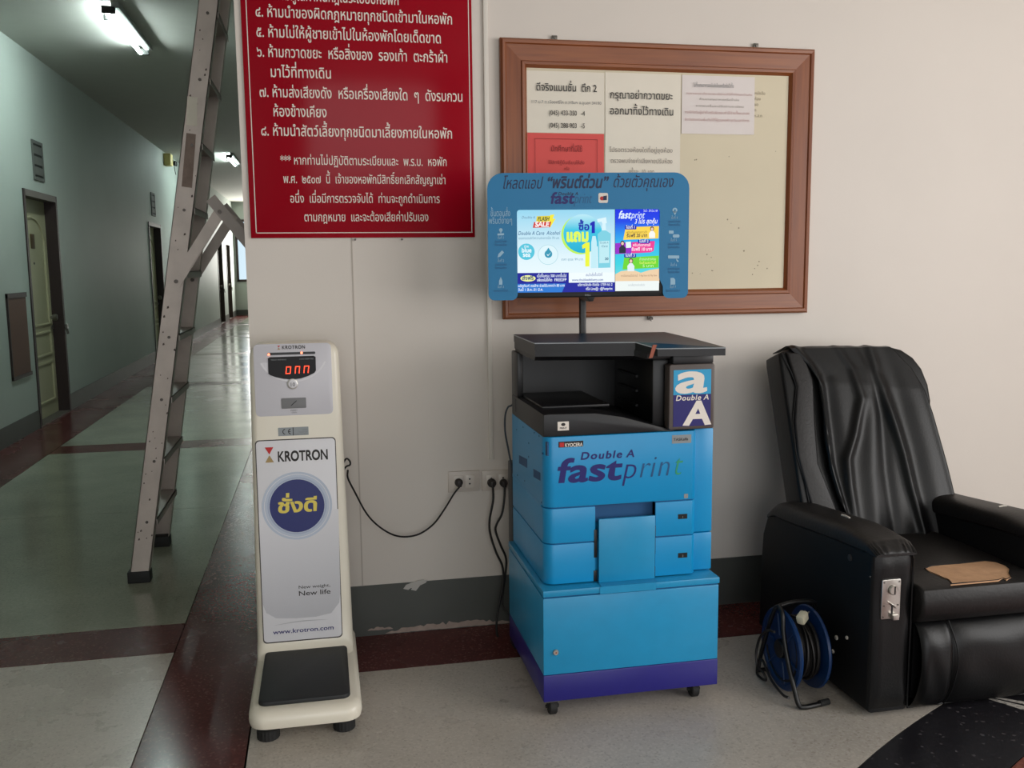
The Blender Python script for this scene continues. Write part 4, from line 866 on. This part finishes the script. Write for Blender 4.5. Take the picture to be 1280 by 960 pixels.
q_ = [PK.at(*p) for p in ((335, 448), (337, 446.5), (392, 444.6), (394.5, 446), (395, 463), (393, 466), (385, 470), (376, 473), (366, 474.3), (355, 473.5), (345, 471.5), (338, 469), (335.5, 467))]
mb = MB(); PK.slab(mb, q_[::-1], .001, .004); dw = mb.build('display_window', M['display'], ks, world=True)
def seg7(x0, x1, y0, y1, segs, dx):
    """slanted seven-segment digit in the window, px box"""
    a = PK.at(x0, y1); b = PK.at(x1, y0); X0_, Z0_, X1_, Z1_ = a[0], a[1], b[0], b[1]; t_ = .0024; Zm = (Z0_+Z1_)/2
    def P(x, z): return (x+(z-Z0_)*.12, z)
    S_ = {'a': (X0_, Z1_-t_, X1_, Z1_), 'd': (X0_, Z0_, X1_, Z0_+t_), 'f': (X0_, Zm+.0006, X0_+t_, Z1_-.0006), 'e': (X0_, Z0_+.0006, X0_+t_, Zm-.0006), 'b': (X1_-t_, Zm+.0006, X1_, Z1_-.0006), 'c': (X1_-t_, Z0_+.0006, X1_, Zm-.0006)}
    for k_ in segs:
        p = S_[k_]; mb = MB(); mb.flat = 1; PK.flat(mb, [P(p[0], p[1]), P(p[2], p[1]), P(p[2], p[3]), P(p[0], p[3])], .0046); mb.build('digit_segment', M['ledred'], dw, world=True)
seg7(357, 362.8, 458, 467.3, 'abcdef', 0); seg7(368.5, 374, 457.6, 467, 'abcef', 0); seg7(379.5, 385.3, 457, 466.4, 'abcef', 0)
letters_px(PK, ks, 'WEIGHT AND SCALE', (338.5, 450.6), (358, 450), .0055, M['sticker'], d=.0046); letters_px(PK, ks, 'COIN-OPERATED', (374, 449.6), (392, 448.8), .0055, M['sticker'], d=.0046)
c = PK.at(365.8, 479.8)
mb = MB(); PK.slab(mb, disc(c[0], c[1], .0185, 28), .001, .005, .001); mb.build('start_button', M['steel'], ks, world=True)
mb = MB(); PK.slab(mb, disc(c[0], c[1], .0145, 28), .004, .0055, .001); mb.build('button_face', M['lilac2'], ks, world=True)
letters_px(PK, ks, '10', (362.3, 482.8), (369.3, 482.4), .018, M['grey'], bold=.02, d=.0062)
kp('coin_slot_plate', ((351.5, 497.5), (382.5, 497), (383, 510), (352, 510.6)), 'grey', .001, .004, .003, .001)
a = PK.at(363.8, 507); b = PK.at(370.8, 500.6); mb = MB(); dx, dz = b[0]-a[0], b[1]-a[1]; L2 = math.hypot(dx, dz); nx, nz = -dz/L2*.0013, dx/L2*.0013
PK.slab(mb, [(a[0]-nx, a[1]-nz), (b[0]-nx, b[1]-nz), (b[0]+nx, b[1]+nz), (a[0]+nx, a[1]+nz)], .003, .0046); mb.build('coin_slot', M['black2'], ks, world=True)
letters_px(PK, ks, 'INSERT', (363.2, 513.7), (372, 513.4), .006, M['grey'], bold=.02, d=.0025); letters_px(PK, ks, 'COIN', (364.5, 516.3), (371, 516.1), .006, M['grey'], bold=.02, d=.0025)
kp('approval_label', ((347.5, 534.8), (385.5, 533.2), (385.8, 543.5), (348, 545.2)), 'sticker', .0, .0012)
kp('label_divider', ((366, 534), (367, 534), (367, 544.3), (366, 544.4)), 'charcoal', .001, .0016)
mb = MB(); mb.flat = 1
for (cx_, cy_) in (PK.at(357, 539.6), PK.at(364, 539.3)):
    r0, r1 = .0105, .0078; n = 14
    o_ = [(cx_+r0*math.cos(R(t_)), cy_+r0*math.sin(R(t_))) for t_ in np.linspace(100, 260, n)]; i_ = [(cx_+r1*math.cos(R(t_)), cy_+r1*math.sin(R(t_))) for t_ in np.linspace(260, 100, n)]
    k0 = len(mb.v); mb.add([PK.w(a, b, .0018) for a, b in o_+i_], [(j, j+1, 2*n-2-j, 2*n-1-j) for j in range(n-1)])
cx_, cy_ = PK.at(364, 539.3); PK.flat(mb, [(cx_-.009, cy_-.0012), (cx_-.002, cy_-.0012), (cx_-.002, cy_+.0012), (cx_-.009, cy_+.0012)], .0018)
mb.build('ce_mark', M['ink'], ks, world=True)
for k_, s_ in enumerate(('Safety', 'Electrical', 'Health & Safety')): letters_px(PK, ks, s_, (384-len(s_)*1.05, 537.6+k_*2.9), (384, 537.4+k_*2.9), .0062, M['grey'], d=.0018)
# long printed panel
kp('panel_groove', ((319.5, 550.6), (420, 546), (427.8, 796.3), (328.2, 805)), 'groove', -.002, .0014, .014)
kp('front_panel', ((320.7, 551.8), (418.9, 547.3), (426.9, 794.8), (329.2, 803.6)), 'panel', -.001, .0022, .013, .0008)
q_ = [PK.at(*p) for p in ((323.5, 640), (423, 636), (425.5, 740), (424, 753), (414, 766), (395, 770.5), (370, 772.5), (345, 772.5), (333, 766), (328.5, 755))]
mb = MB(); mb.flat = 1; PK.flat(mb, q_[::-1], .0025)
m = ramp_emit('silver_fade', [(0, (186, 186, 191)), (.5, (204, 204, 209)), (1, (224, 223, 227))], 0); nt = m.node_tree; p_ = nt.nodes['Principled BSDF']
nt.links.new([n_ for n_ in nt.nodes if n_.type == 'VALTORGB'][0].outputs[0], p_.inputs['Base Color']); p_.inputs['Roughness'].default_value = .35; p_.inputs['Specular IOR Level'].default_value = .5
mb.build('silver_field', m, ks, world=True)
c = PK.at(371.5, 632)
for rr, m, d in ((.120, 'ring1', .0028), (.112, 'panel', .0030), (.110, 'ring1', .0032), (.101, 'ring2', .0034), (.096, 'ring1', .0036), (.0935, 'disc', .0040)):
    mb = MB(); mb.flat = 1; PK.flat(mb, disc(c[0], c[1], rr, 48), d); mb.build('blue_disc' if m == 'disc' else 'printed_ring', M[m], ks, world=True)
letters_px(PK, ks, 'ชั่งดี', (346.5, 641), (397.5, 637.5), .064, M['gold'], bold=.035, shear=.06, d=.0046)
c = PK.at(336.7, 568.5); khour(c[0], c[1], .0145, .0265, .003)
letters_px(PK, ks, 'KROTRON', (347, 577.5), (410.5, 573), .050, M['ink'], bold=.035, d=.003)
letters_px(PK, ks, 'New weight,', (373, 735.5), (413, 733), .016, M['ink'], d=.003, bold=.004); letters_px(PK, ks, 'New life', (373, 744.5), (413.5, 741.5), .024, M['ink'], bold=.012, d=.003)
letters_px(PK, ks, 'www.krotron.com', (341.5, 794), (417.5, 785), .022, M['logo_navy'], bold=.012, d=.003)
a = PK.at(341, 782); b = PK.at(411, 774); mb = MB(); mb.flat = 1
up_ = [(a[0]+(b[0]-a[0])*t_, a[1]+(b[1]-a[1])*t_+.007*math.sin(math.pi*t_)) for t_ in np.linspace(0, 1, 12)]; dn_ = [(a[0]+(b[0]-a[0])*t_, a[1]+(b[1]-a[1])*t_+.0035*math.sin(math.pi*t_)) for t_ in np.linspace(1, 0, 12)]
PK.flat(mb, up_+dn_[1:-1], .003); mb.build('swoosh', M['panel2'], ks, world=True)
# ================================================================== MASSAGE CHAIR
ch = thing('massage_chair', (2.3, -.65, 0), label='worn black leather coin-operated massage armchair against the wall', cat='armchair')
AX0, AX1, SX1, RX1 = 1.93, 2.072, 2.53, 2.672
def arm(xa, xb):
    prof_ = [(-1.046, .018), (-1.046, .40), (-1.046, .540), (-1.02, .548), (-.84, .536), (-.515, .506), (-.40, .500), (-.335, .475), (-.302, .40), (-.290, .25), (-.285, .018)]
    MB().prism(prof_, xa, xb, 'x', .014, 3).build('arm_panel', M['leather_side'], ch, world=True)
    st_ = []
    ys = np.concatenate([np.linspace(-1.062, -1.0, 16), np.linspace(-.98, -.34, 22)])
    for y in ys:
        zb = float(np.interp(y, [-1.06, -1.02, -.84, -.515, -.40, -.33], [.538, .546, .538, .510, .503, .470]))
        t_ = (y+1.064)/.74; e_ = min(1, max(0, t_)/.055)**.45*min(1, max(.02, (1-t_))/.16)**.5
        hh = .052*e_*(1-.42*max(0, min(1, (-.86-y)/.17))**1.6); hw = (xb-xa)/2+.012*e_-.004; xc = (xa+xb)/2; rr_ = []
        for k_ in range(96):
            th = 2*math.pi*k_/96; cx_, sx_ = math.cos(th), math.sin(th); se = lambda v_: math.copysign(abs(v_)**.62, v_)
            w_ = 1+(.10*math.exp(-((y+1.045)/.026)**2)*.7*math.sin(th*22+y*30+2*math.sin(th*5)) if sx_ > -.2 else 0)
            rr_.append((xc+hw*se(cx_), y-(0.0025*math.sin(th*22) if y < -1.04 and sx_ > 0 else 0), zb+hh*se(sx_)*w_*(1 if sx_ > 0 else .35)))
        st_.append(rr_)
    MB().loft(st_).build('arm_cushion', M['leather2'], ch, world=True)
    # front face: glossier leather with piping at its edges
    fp = MB(); PAx = Plane((0, -1.046, 0), (1, 0, 0), (0, 0, 1)); rows_ = []
    for i_ in range(22):
        v_ = .03+(.51-.0)*i_/21; rows_.append([])
        for j_ in range(12):
            u_ = xa+.006+(xb-xa-.012)*j_/11; edge = min(1, 6*min(j_/11, 1-j_/11))**.5*min(1, 10*min(i_/21, 1-i_/21))**.5
            puff = .010*edge-.006*math.exp(-((u_-xa-.06)/.045)**2-((v_-.40)/.08)**2)+.004*math.exp(-((u_-xa-.045+.5*(v_-.5))/.008)**2-((v_-.49)/.03)**2)
            rows_[-1].append((u_, -1.0465-puff, v_))
    fp.grid(rows_).build('arm_front_pad', M['leather'], ch, world=True)
    MB().tube([(xb-.004, -1.051, z) for z in np.linspace(.03, .52, 14)]+[(xb-.012, -1.053, .538), (xa+.01, -1.053, .545)], .0035, 6).build('piping', M['leather'], ch, world=True)
arm(AX0, AX1); arm(SX1, RX1)
sprof = [(-.45, .27), (-.45, .43), (-.70, .4345), (-.92, .4345), (-1.070, .4340), (-1.088, .425), (-1.100, .395), (-1.098, .350), (-1.07, .316), (-1.03, .298), (-.99, .29)]
MB().prism(sprof, AX1+.004, SX1-.004, 'x', .012, 3).build('seat', M['leather2'], ch, world=True)
def pad(x0, x1, name):
    rows_ = []; prof_ = smooth_path([(0, -1.030, .312), (0, -1.068, .30), (0, -1.098, .25), (0, -1.105, .18), (0, -1.090, .09), (0, -1.060, .03), (0, -1.02, .014), (0, -.97, .02)], 5)
    for p in prof_:
        rr_ = []
        for j_ in range(20):
            t_ = j_/19; x = x0+(x1-x0)*t_; e_ = .012*(1-min(1, 6*min(t_, 1-t_))**.5)
            rr_.append((x, p.y+e_+.0015*math.sin(9*t_+p.z*30), p.z))
        rows_.append(rr_)
    mb = MB(); mb.grid(rows_); return mb.build(name, M['leather'], ch, world=True)
sm = 2.195
pad(AX1+.012, sm, 'footrest_pad'); pad(sm-.001, SX1-.008, 'footrest_pad')
MB().box((AX1+.016, -1.04, .05), (SX1-.012, -.50, .30)).build('footrest_core', M['leather_side'], ch, world=True)
MB().box((AX1-.0, -.60, .02), (SX1, -.30, .28), .01).build('under_frame', M['leather_side'], ch, world=True)
MB().tube(smooth_path([(sm, -1.064, .31), (sm+.004, -1.104, .24), (sm+.006, -1.110, .18), (sm+.003, -1.092, .09), (sm, -1.06, .03)], 5), .0022, 6).build('seam', M['leather_side'], ch, world=True)
MB().tube([(AX1+.012, -1.030, .014), (SX1-.008, -1.030, .014)], .0035, 6).build('piping', M['leather'], ch, world=True)
# reclined backrest
ang = math.atan2(.22, .61)
PBk = Plane((0, -.50-.5*.3607, 0), (1, 0, 0), (0, math.sin(ang), math.cos(ang)))
def bk(*p): return PBk.at(*p)
top = [bk(*p) for p in ((975.5, 450), (975, 441), (981, 437), (995, 435), (1030, 433), (1075, 432), (1110, 431.5), (1128, 436), (1143, 446), (1154, 460), (1162, 480), (1165.5, 500), (1164, 521))]
zb_ = .435/math.cos(ang)+.2
low = [bk(1178, 575), bk(1192, 632)]; lft = [bk(1003, 632), bk(994, 572), bk(984, 505)]
zlow = bk(1100, 700)[1]
outl = top+low+[(2.535, low[-1][1]-.03), (2.530, zlow), (2.075, zlow), (2.07, lft[0][1]-.02)]+lft
mb = MB(); PBk.slab(mb, outl[::-1], -.13, -.004, .014, 3); mb.build('backrest', M['leather'], ch, world=True)
# side bolster with piping along the left of the back
bol = [bk(*p) for p in ((982, 441), (1004, 441), (1016, 475), (1018, 530), (1022, 580), (1046, 640), (1014, 636), (996, 570), (992, 528), (995, 483))]
mb = MB(); PBk.slab(mb, bol[::-1], -.02, .010, .009, 3); mb.build('side_bolster', M['leather2'], ch, world=True)
MB().tube([PBk.w(*bk(*p), .002) for p in ((977, 441), (989, 466), (995, 483), (990.5, 528), (995, 567), (1006, 604), (1012, 632))], .0022, 6).build('piping', M['leather'], ch, world=True)
mb = MB(); PBk.slab(mb, quad_px(PBk, ((1034, 524), (1052, 522), (1052, 537), (1035, 539)))[::-1], -.004, .0015); mb.build('maker_patch', M['leather2'], ch, world=True)
# loose leather cover with folds
ridges = [([(989, 430), (1010, 455), (1023, 485), (1027, 530), (1034, 580), (1056, 650)], .020, 4.5), ([(1000, 430), (1030, 470), (1040, 540), (1046, 600), (1062, 655)], -.012, 7),
 ([(1042, 430), (1062, 462), (1072, 500), (1064, 545), (1055, 575), (1058, 610), (1066, 660)], .016, 6), ([(1062, 430), (1078, 460), (1086, 520), (1086, 590), (1092, 660)], .010, 9), ([(1070, 430), (1094, 468), (1100, 520), (1106, 590), (1116, 660)], -.008, 6),
 ([(1084, 430), (1092, 465), (1101, 497), (1114, 535), (1124, 568), (1134, 610), (1150, 665)], .022, 6.5), ([(1105, 440), (1122, 500), (1138, 560), (1150, 620), (1160, 665)], -.007, 9), ([(1118, 440), (1142, 500), (1160, 565), (1175, 640)], .008, 13), ([(1147, 470), (1161, 520), (1180, 588), (1196, 650)], .006, 4)]
def fold(px, py):
    s_ = 0
    for pl_, amp, w_ in ridges:
        xs = np.interp(py, [p[1] for p in pl_], [p[0] for p in pl_]); dd = px-xs
        ww = w_*(.7 if dd < 0 and amp > .015 else 1.15); s_ += amp*math.exp(-(dd/ww)**2)*(.35+.65*(lambda q_: q_*q_*(3-2*q_))(max(0, min(1, (py-432)/90))))
    return s_
le = [(987, 436), (1006, 455), (1019, 478), (1023, 510), (1026, 550), (1032, 585), (1043, 620), (1056, 652), (1062, 672)]
re_ = [(1112, 434), (1138, 462), (1151, 488), (1162, 520), (1171, 552), (1180, 584), (1188, 617), (1196, 650), (1201, 672)]
rows_ = []
NR, NC = 90, 110
def edge_at(pts, t_):
    k_ = t_*(len(pts)-1); i_ = min(int(k_), len(pts)-2); f_ = k_-i_; return (pts[i_][0]*(1-f_)+pts[i_+1][0]*f_, pts[i_][1]*(1-f_)+pts[i_+1][1]*f_)
for d_ in (-.14, -.10, -.06, -.025, -.008):
    rr_ = []
    for j_ in range(NC+1):
        s_ = j_/NC; px = 987+(1112-987)*s_; a = bk(px, 434); rr_.append(PBk.w(a[0], a[1]+.012-(.006 if d_ > -.01 else 0)+fold(px, 436)*.6, d_))
    rows_.append(rr_)
for i_ in range(NR+1):
    t_ = i_/NR; l_ = edge_at(le, t_); r_e = edge_at(re_, t_); rr_ = []
    for j_ in range(NC+1):
        s_ = j_/NC; px = l_[0]+(r_e[0]-l_[0])*s_; py = l_[1]+(r_e[1]-l_[1])*s_
        a = bk(px, py); rr_.append(PBk.w(a[0], a[1], .004+.012*min(1, t_*4)+fold(px, py)))
    rows_.append(rr_)
cov = MB().grid(rows_).build('back_cover', M['leather'], ch, world=True, label='loose wrinkled leather cover draped over the backrest')
sol = cov.modifiers.new('thickness', 'SOLIDIFY'); sol.thickness = .003; sol.offset = -1
# torn seat
PT2 = Plane((0, 0, .4350), (1, 0, 0), (0, 1, 0))
tp = [(1156, 711), (1164, 708), (1180, 706.5), (1200, 705), (1231, 701.5), (1245, 703), (1257, 707.5), (1262, 712), (1261, 717), (1264, 722), (1259, 725), (1254, 723), (1251, 727), (1236, 728), (1222, 730), (1208, 733), (1195, 734), (1190, 730), (1186, 725), (1178, 722), (1170, 718), (1162, 715)]
rnd = random.Random(2)
pp = [PT2.at(*p) for p in tp]; pp = [(max(2.09, min(2.515, a)), max(-1.078, b)) for a, b in pp]
mb = MB(); PT2.slab(mb, pp, -.004, .0008); mb.build('torn_patch', M['tan'], ch, world=True, label='tan backing cloth bared by a tear in the seat')
mb = MB(); pth = [PT2.w(a, b, .002) for a, b in pp]; mb.tube(pth, [.0007+.0012*rnd.random() for _ in pth], 5, closed=True); mb.build('torn_edge', M['leather2'], ch, world=True)
for pts, z in ((((1264, 700), (1268, 702), (1274, 704.5)), .437), (((1052, 644), (1057, 645.5), (1062, 648)), .585), (((1248, 634), (1253, 633), (1258, 632.5)), .585)):
    pz = Plane((0, 0, z), (1, 0, 0), (0, 1, 0)); MB().tube([pz.w(*pz.at(*p), .001) for p in pts], .004, 6).build('small_tear', M['thread'], ch, world=True)
# coin acceptor
PA = Plane((0, -1.060, 0), (1, 0, 0), (0, 0, 1))
q_ = quad_px(PA, ((1103, 725.5), (1126.5, 723.5), (1124.5, 772.5), (1101.5, 774.5))); x0, x1, z0, z1 = (q_[0][0]+q_[3][0])/2, (q_[1][0]+q_[2][0])/2, (q_[2][1]+q_[3][1])/2, (q_[0][1]+q_[1][1])/2
mb = MB(); PA.slab(mb, rrect(x0, z0, x1, z1, .004, 3), -.014, .0, .001); cs = mb.build('coin_plate', M['steel'], ch, world=True)
for x, z in ((x0+.006, z1-.008), (x1-.006, z1-.008), (x0+.006, z0+.008), (x1-.006, z0+.008), (x0+.008, (z0+z1)/2-.02), (x1-.008, (z0+z1)/2-.02)): MB().cyl((x, -1.0615, z), (x, -1.059, z), .0028, 8).build('plate_screw', M['zinc'], cs, world=True)
cx_, cz_ = PA.at(1115.5, 737); MB().cyl((cx_, -1.070, cz_), (cx_, -1.059, cz_), .0155, 24, bev=.003).build('coin_insert', M['steel'], cs, world=True)
MB().box((cx_+.001, -1.0712, cz_-.013), (cx_+.0045, -1.0695, cz_+.013)).build('coin_slit', M['black2'], cs, world=True)
cx_, cz_ = PA.at(1114, 757); MB().prism([(cx_-.010, cz_+.012), (cx_+.004, cz_+.008), (cx_+.010, cz_-.002), (cx_+.004, cz_-.004), (cx_+.0, cz_-.0)], -1.078, -1.060, 'y', .002).build('return_lever', M['steel'], cs, world=True)
MB().box((cx_-.0, -1.0608, cz_-.030), (cx_+.006, -1.0598, cz_-.002)).build('return_slot', M['black2'], cs, world=True)
cx_, cz_ = PA.at(1117, 771); MB().prism([(cx_-.010, cz_-.006), (cx_+.010, cz_-.006), (cx_+.010, cz_+.010), (cx_-.010, cz_+.010)], -1.075, -1.060, 'y', .002).build('coin_cup', M['steel'], cs, world=True)
PX = Plane((AX0, 0, 0), (0, -1, 0), (0, 0, 1))
for p, r_, m in (((1063, 697), .011, 'charcoal'), ((1046, 797), .008, 'thread'), ((1059, 797), .006, 'thread'), ((1041.5, 814), .007, 'thread'), ((1088, 721), .003, 'charcoal')):
    a = PX.at(*p); MB().cyl((AX0-.005, -a[0], a[1]), (AX0+.002, -a[0], a[1]), r_, 16, bev=.002).build('side_bolt', M[m], ch, world=True)
# ================================================================== CABLE REEL
rl_ = thing('cable_reel', (1.82, -.80, 0), label='blue cable drum wound with black extension cable beside the armchair', cat='cable reel')
RY, RZ, RR = -.795, .146, .140
for x, s_ in ((1.765, -1), (1.862, 1)):
    n = 48; f_ = MB()
    prof_ = [(0.03, .000), (.045, .004), (.118, .004), (.122, .009), (RR-.004, .009), (RR, .004), (RR-.003, -.003), (.05, -.003), (.03, -.003)]
    f_.loft([[(x+s_*h_, RY+r_*math.cos(2*math.pi*k_/n), RZ+r_*math.sin(2*math.pi*k_/n)) for k_ in range(n)] for r_, h_ in prof_+[prof_[0]]], caps=False)
    fl = f_.build('flange', M['reel_blue'], rl_, world=True)
    for k_ in range(6):
        a_ = R(60*k_+15); c_, d_ = math.cos(a_), math.sin(a_); MB().tube([(x+s_*.005, RY+c_*.045, RZ+d_*.045), (x+s_*.005, RY+c_*.117, RZ+d_*.117)], .004, 6).build('flange_rib', M['reel_blue'], fl, world=True)
MB().cyl((1.748, RY, RZ), (1.88, RY, RZ), .032, 24, bev=.003).build('hub', M['black2'], rl_, world=True)
MB().cyl((1.766, RY, RZ), (1.861, RY, RZ), .07, 24).build('drum', M['black'], rl_, world=True)
pth = []; rnd = random.Random(5); L3 = 3; NT = 11
for lay in range(L3):
    for k_ in range(NT*24):
        t_ = k_/(NT*24); t2 = t_ if lay % 2 == 0 else 1-t_; a_ = 2*math.pi*k_/24
        pth.append((1.771+.084*t2+.002*math.sin(a_*3+lay), RY+(.078+.0085*lay+.002*math.sin(k_*.37))*math.cos(a_), RZ+(.078+.0085*lay+.002*math.sin(k_*.37))*math.sin(a_)))
for k_ in range(4*24):   # last crossing turns
    t_ = k_/96; a_ = 2*math.pi*k_/24; pth.append((1.80+.04*math.sin(t_*5), RY+(.106)*math.cos(a_), RZ+.106*math.sin(a_)))
MB().tube(pth, .0042, 6).build('wound_cable', M['cable'], rl_, world=True)
def frame_side(x, s_): return [(x, RY, RZ), (x, RY-.005, .24)]
fr2 = [(1.742, -.70, .010), (1.742, -.735, .10), (1.742, -.775, .285), (1.750, -.79, .300), (1.80, -.795, .304), (1.875, -.79, .300), (1.884, -.775, .285), (1.884, -.735, .10), (1.884, -.70, .010)]
MB().tube(smooth_path([(1.745, -.80, .300), (1.740, -.835, .285), (1.738, -.85, .22), (1.742, -.875, .14), (1.746, -.915, .06), (1.750, -.94, .016), (1.765, -.948, .009), (1.80, -.945, .009), (1.858, -.932, .009)], 5), .0085, 10).build('frame_tube', M['black2'], rl_, world=True)
MB().tube(smooth_path([(1.745, -.80, .300), (1.742, -.77, .27), (1.742, -.70, .12), (1.744, -.665, .02), (1.76, -.655, .009), (1.88, -.655, .009), (1.892, -.67, .03), (1.890, -.72, .14), (1.886, -.78, .27), (1.87, -.795, .303), (1.80, -.797, .308), (1.745, -.80, .300)], 5), .0075, 10).build('frame_tube', M['black2'], rl_, world=True)
MB().cyl((1.862, -.931, .0105), (1.826, -.939, .0105), .0105, 14).build('rubber_tip', M['rubber'], rl_, world=True)
a = Plane((1.80, 0, 0), (0, -1, 0), (0, 0, 1)).at(1003, 772)
pc = Vector((1.80, -a[0], a[1])); rot_ = Matrix.Rotation(R(35), 3, 'Z') @ Matrix.Rotation(R(-20), 3, 'Y')
cp_ = MB().box(pc-Vector((.020, .014, .016)), pc+Vector((.020, .014, .016)), .006, rot=rot_); o = cp_.build('plug_body', M['plug_cream'], rl_, world=True, label='cream plug')
for dy in (-.007, .007): MB().cyl(pc+rot_ @ Vector((.018, dy, 0)), pc+rot_ @ Vector((.036, dy, 0)), .0024, 8).build('plug_pin', M['steel'], rl_, world=True)
lp_ = Plane((1.725, 0, 0), (0, -1, 0), (0, 0, 1))
pts = [(968, 790), (957, 788), (949, 797), (946.5, 815), (948, 832), (946, 842), (950, 851), (957, 850), (956, 841), (950, 834), (952, 825), (962, 850), (978, 868), (988, 872)]
pth = []
for i_, p in enumerate(pts):
    a = lp_.at(*p); pth.append((1.725+.006*math.sin(i_*1.3), -a[0], max(.006, a[1])))
MB().tube(smooth_path(pth, 5), .0045, 8).build('loose_cable', M['cable'], rl_, world=True)
# ================================================================== OUTLETS, PLUGS, CABLES
def outlet(x0, x1, z0, z1, lab, holes):
    t = thing('wall_socket', ((x0+x1)/2, 0, z0), label=lab, cat='socket', group='sockets on the wall')
    MB().box((x0, -.009, z0), (x1, 0, z1), .002).build('cover_plate', M['outlet'], t, world=True)
    for cx_ in holes:
        fm = MB().box((cx_-.019, -.0115, z0+.016), (cx_+.019, -.008, z1-.016), .0015).build('socket_insert', M['outlet_in'], t, world=True)
        for dz in (-.0095, .0095): MB().cyl((cx_, -.0125, (z0+z1)/2+dz), (cx_, -.010, (z0+z1)/2+dz), .0035, 10).build('socket_hole', M['black2'], fm, world=True)
outlet(.733, .859, .562, .645, 'white wall socket whose left half holds the scale plug, right half empty', (.773, .818))
outlet(.867, .985, .560, .642, 'white wall socket holding two dark plugs close beside the cyan copier', (.905, .953))
def plug(x, z, par, s_=1):
    p_ = MB().cyl((x, -.030, z), (x, -.0118, z), .016*s_, 18, bev=.003).box((x-.009, -.046, z-.014), (x+.009, -.026, z+.012), .004); return p_.build('plug', M['plug'], par, world=True)
def cable(name, lab, pts, r_, m='cable', cat='cable', plugs=(), grp=None):
    t = thing(name, (pts[0][0], pts[0][1], 0), label=lab, cat=cat, group=grp)
    MB().tube(smooth_path(pts, 7), r_, 8).build('cord', M[m], t, world=True)
    for p in plugs: plug(p[0], p[1], t, p[2] if len(p) > 2 else 1)
    return t
def wp(y, px, py): a = Plane((0, y, 0), (1, 0, 0), (0, 0, 1)).at(px, py); return (a[0], y, a[1])
cable('power_cable', 'thin black cable drooping from the weighing scale to the wall socket', [(.340, -.19, wp(-.19, 431, 588)[2]), wp(-.17, 435, 598), wp(-.14, 444, 616), wp(-.12, 457, 640), wp(-.10, 470, 655), wp(-.08, 488, 667), wp(-.06, 505, 671), wp(-.05, 524, 667.5), wp(-.04, 542, 655), wp(-.04, 556, 636), wp(-.042, 567, 618), (.773, -.044, .592)], .0035, plugs=((.773, .603),))
MB().tube(smooth_path([(.31, -.14, .70), wp(-.14, 432, 574), wp(-.14, 437, 576), wp(-.14, 437.5, 581), wp(-.14, 432, 584), (.31, -.14, .68)], 5), .0035, 8).build('cable_loop', M['cable'], ks, world=True)
cable('power_cable', 'black cable hanging down from the left plug of the socket beside the copier', [(.905, -.044, .588), wp(-.05, 616.5, 625), wp(-.06, 612, 650), wp(-.06, 613, 668), wp(-.07, 620, 690), wp(-.08, 628, 708), wp(-.09, 629, 728), wp(-.10, 625, 750), wp(-.12, 621, 775), wp(-.13, 622, 795), wp(-.14, 632, 806), (.98, -.15, .006), (1.05, -.13, .006)], .0045, plugs=((.905, .594, 1.1),), grp='copier cables')
cable('power_cable', 'black cable hanging down from the right plug of the socket beside the copier', [(.953, -.044, .586), wp(-.05, 630.5, 622), wp(-.06, 627.5, 642), wp(-.06, 621, 655), wp(-.06, 619.5, 664), wp(-.07, 626, 682), wp(-.075, 632.5, 698), wp(-.08, 632, 715), wp(-.09, 629, 738), wp(-.10, 628, 755), wp(-.12, 633, 764), wp(-.13, 641, 768), (1.02, -.10, .12), (1.09, -.09, .02)], .0045, plugs=((.953, .591),), grp='copier cables')
gb = thing('junction_box', (.98, -.22, 0), label='dark grey upright box standing behind the left edge of the copier', cat='box')
MB().box((.938, -.258, 0), (1.03, -.19, .72), .004).build('housing', M['charcoal'], gb, world=True)
MB().box((.944, -.2605, .05), (1.024, -.2575, .68), .001).build('door_panel', M['grey'], gb, world=True)
cable('grey_cable', 'thin grey cable curving from the top of the copier down behind it', [(.95, -.29, 1.0), wp(-.275, 641, 505), wp(-.27, 635, 509), wp(-.265, 631.5, 520), wp(-.262, 631.5, 540), wp(-.2625, 636, 565), wp(-.2625, 640, 590), wp(-.2625, 642, 640), wp(-.2625, 643, 665)], .0035, 'cable_grey')
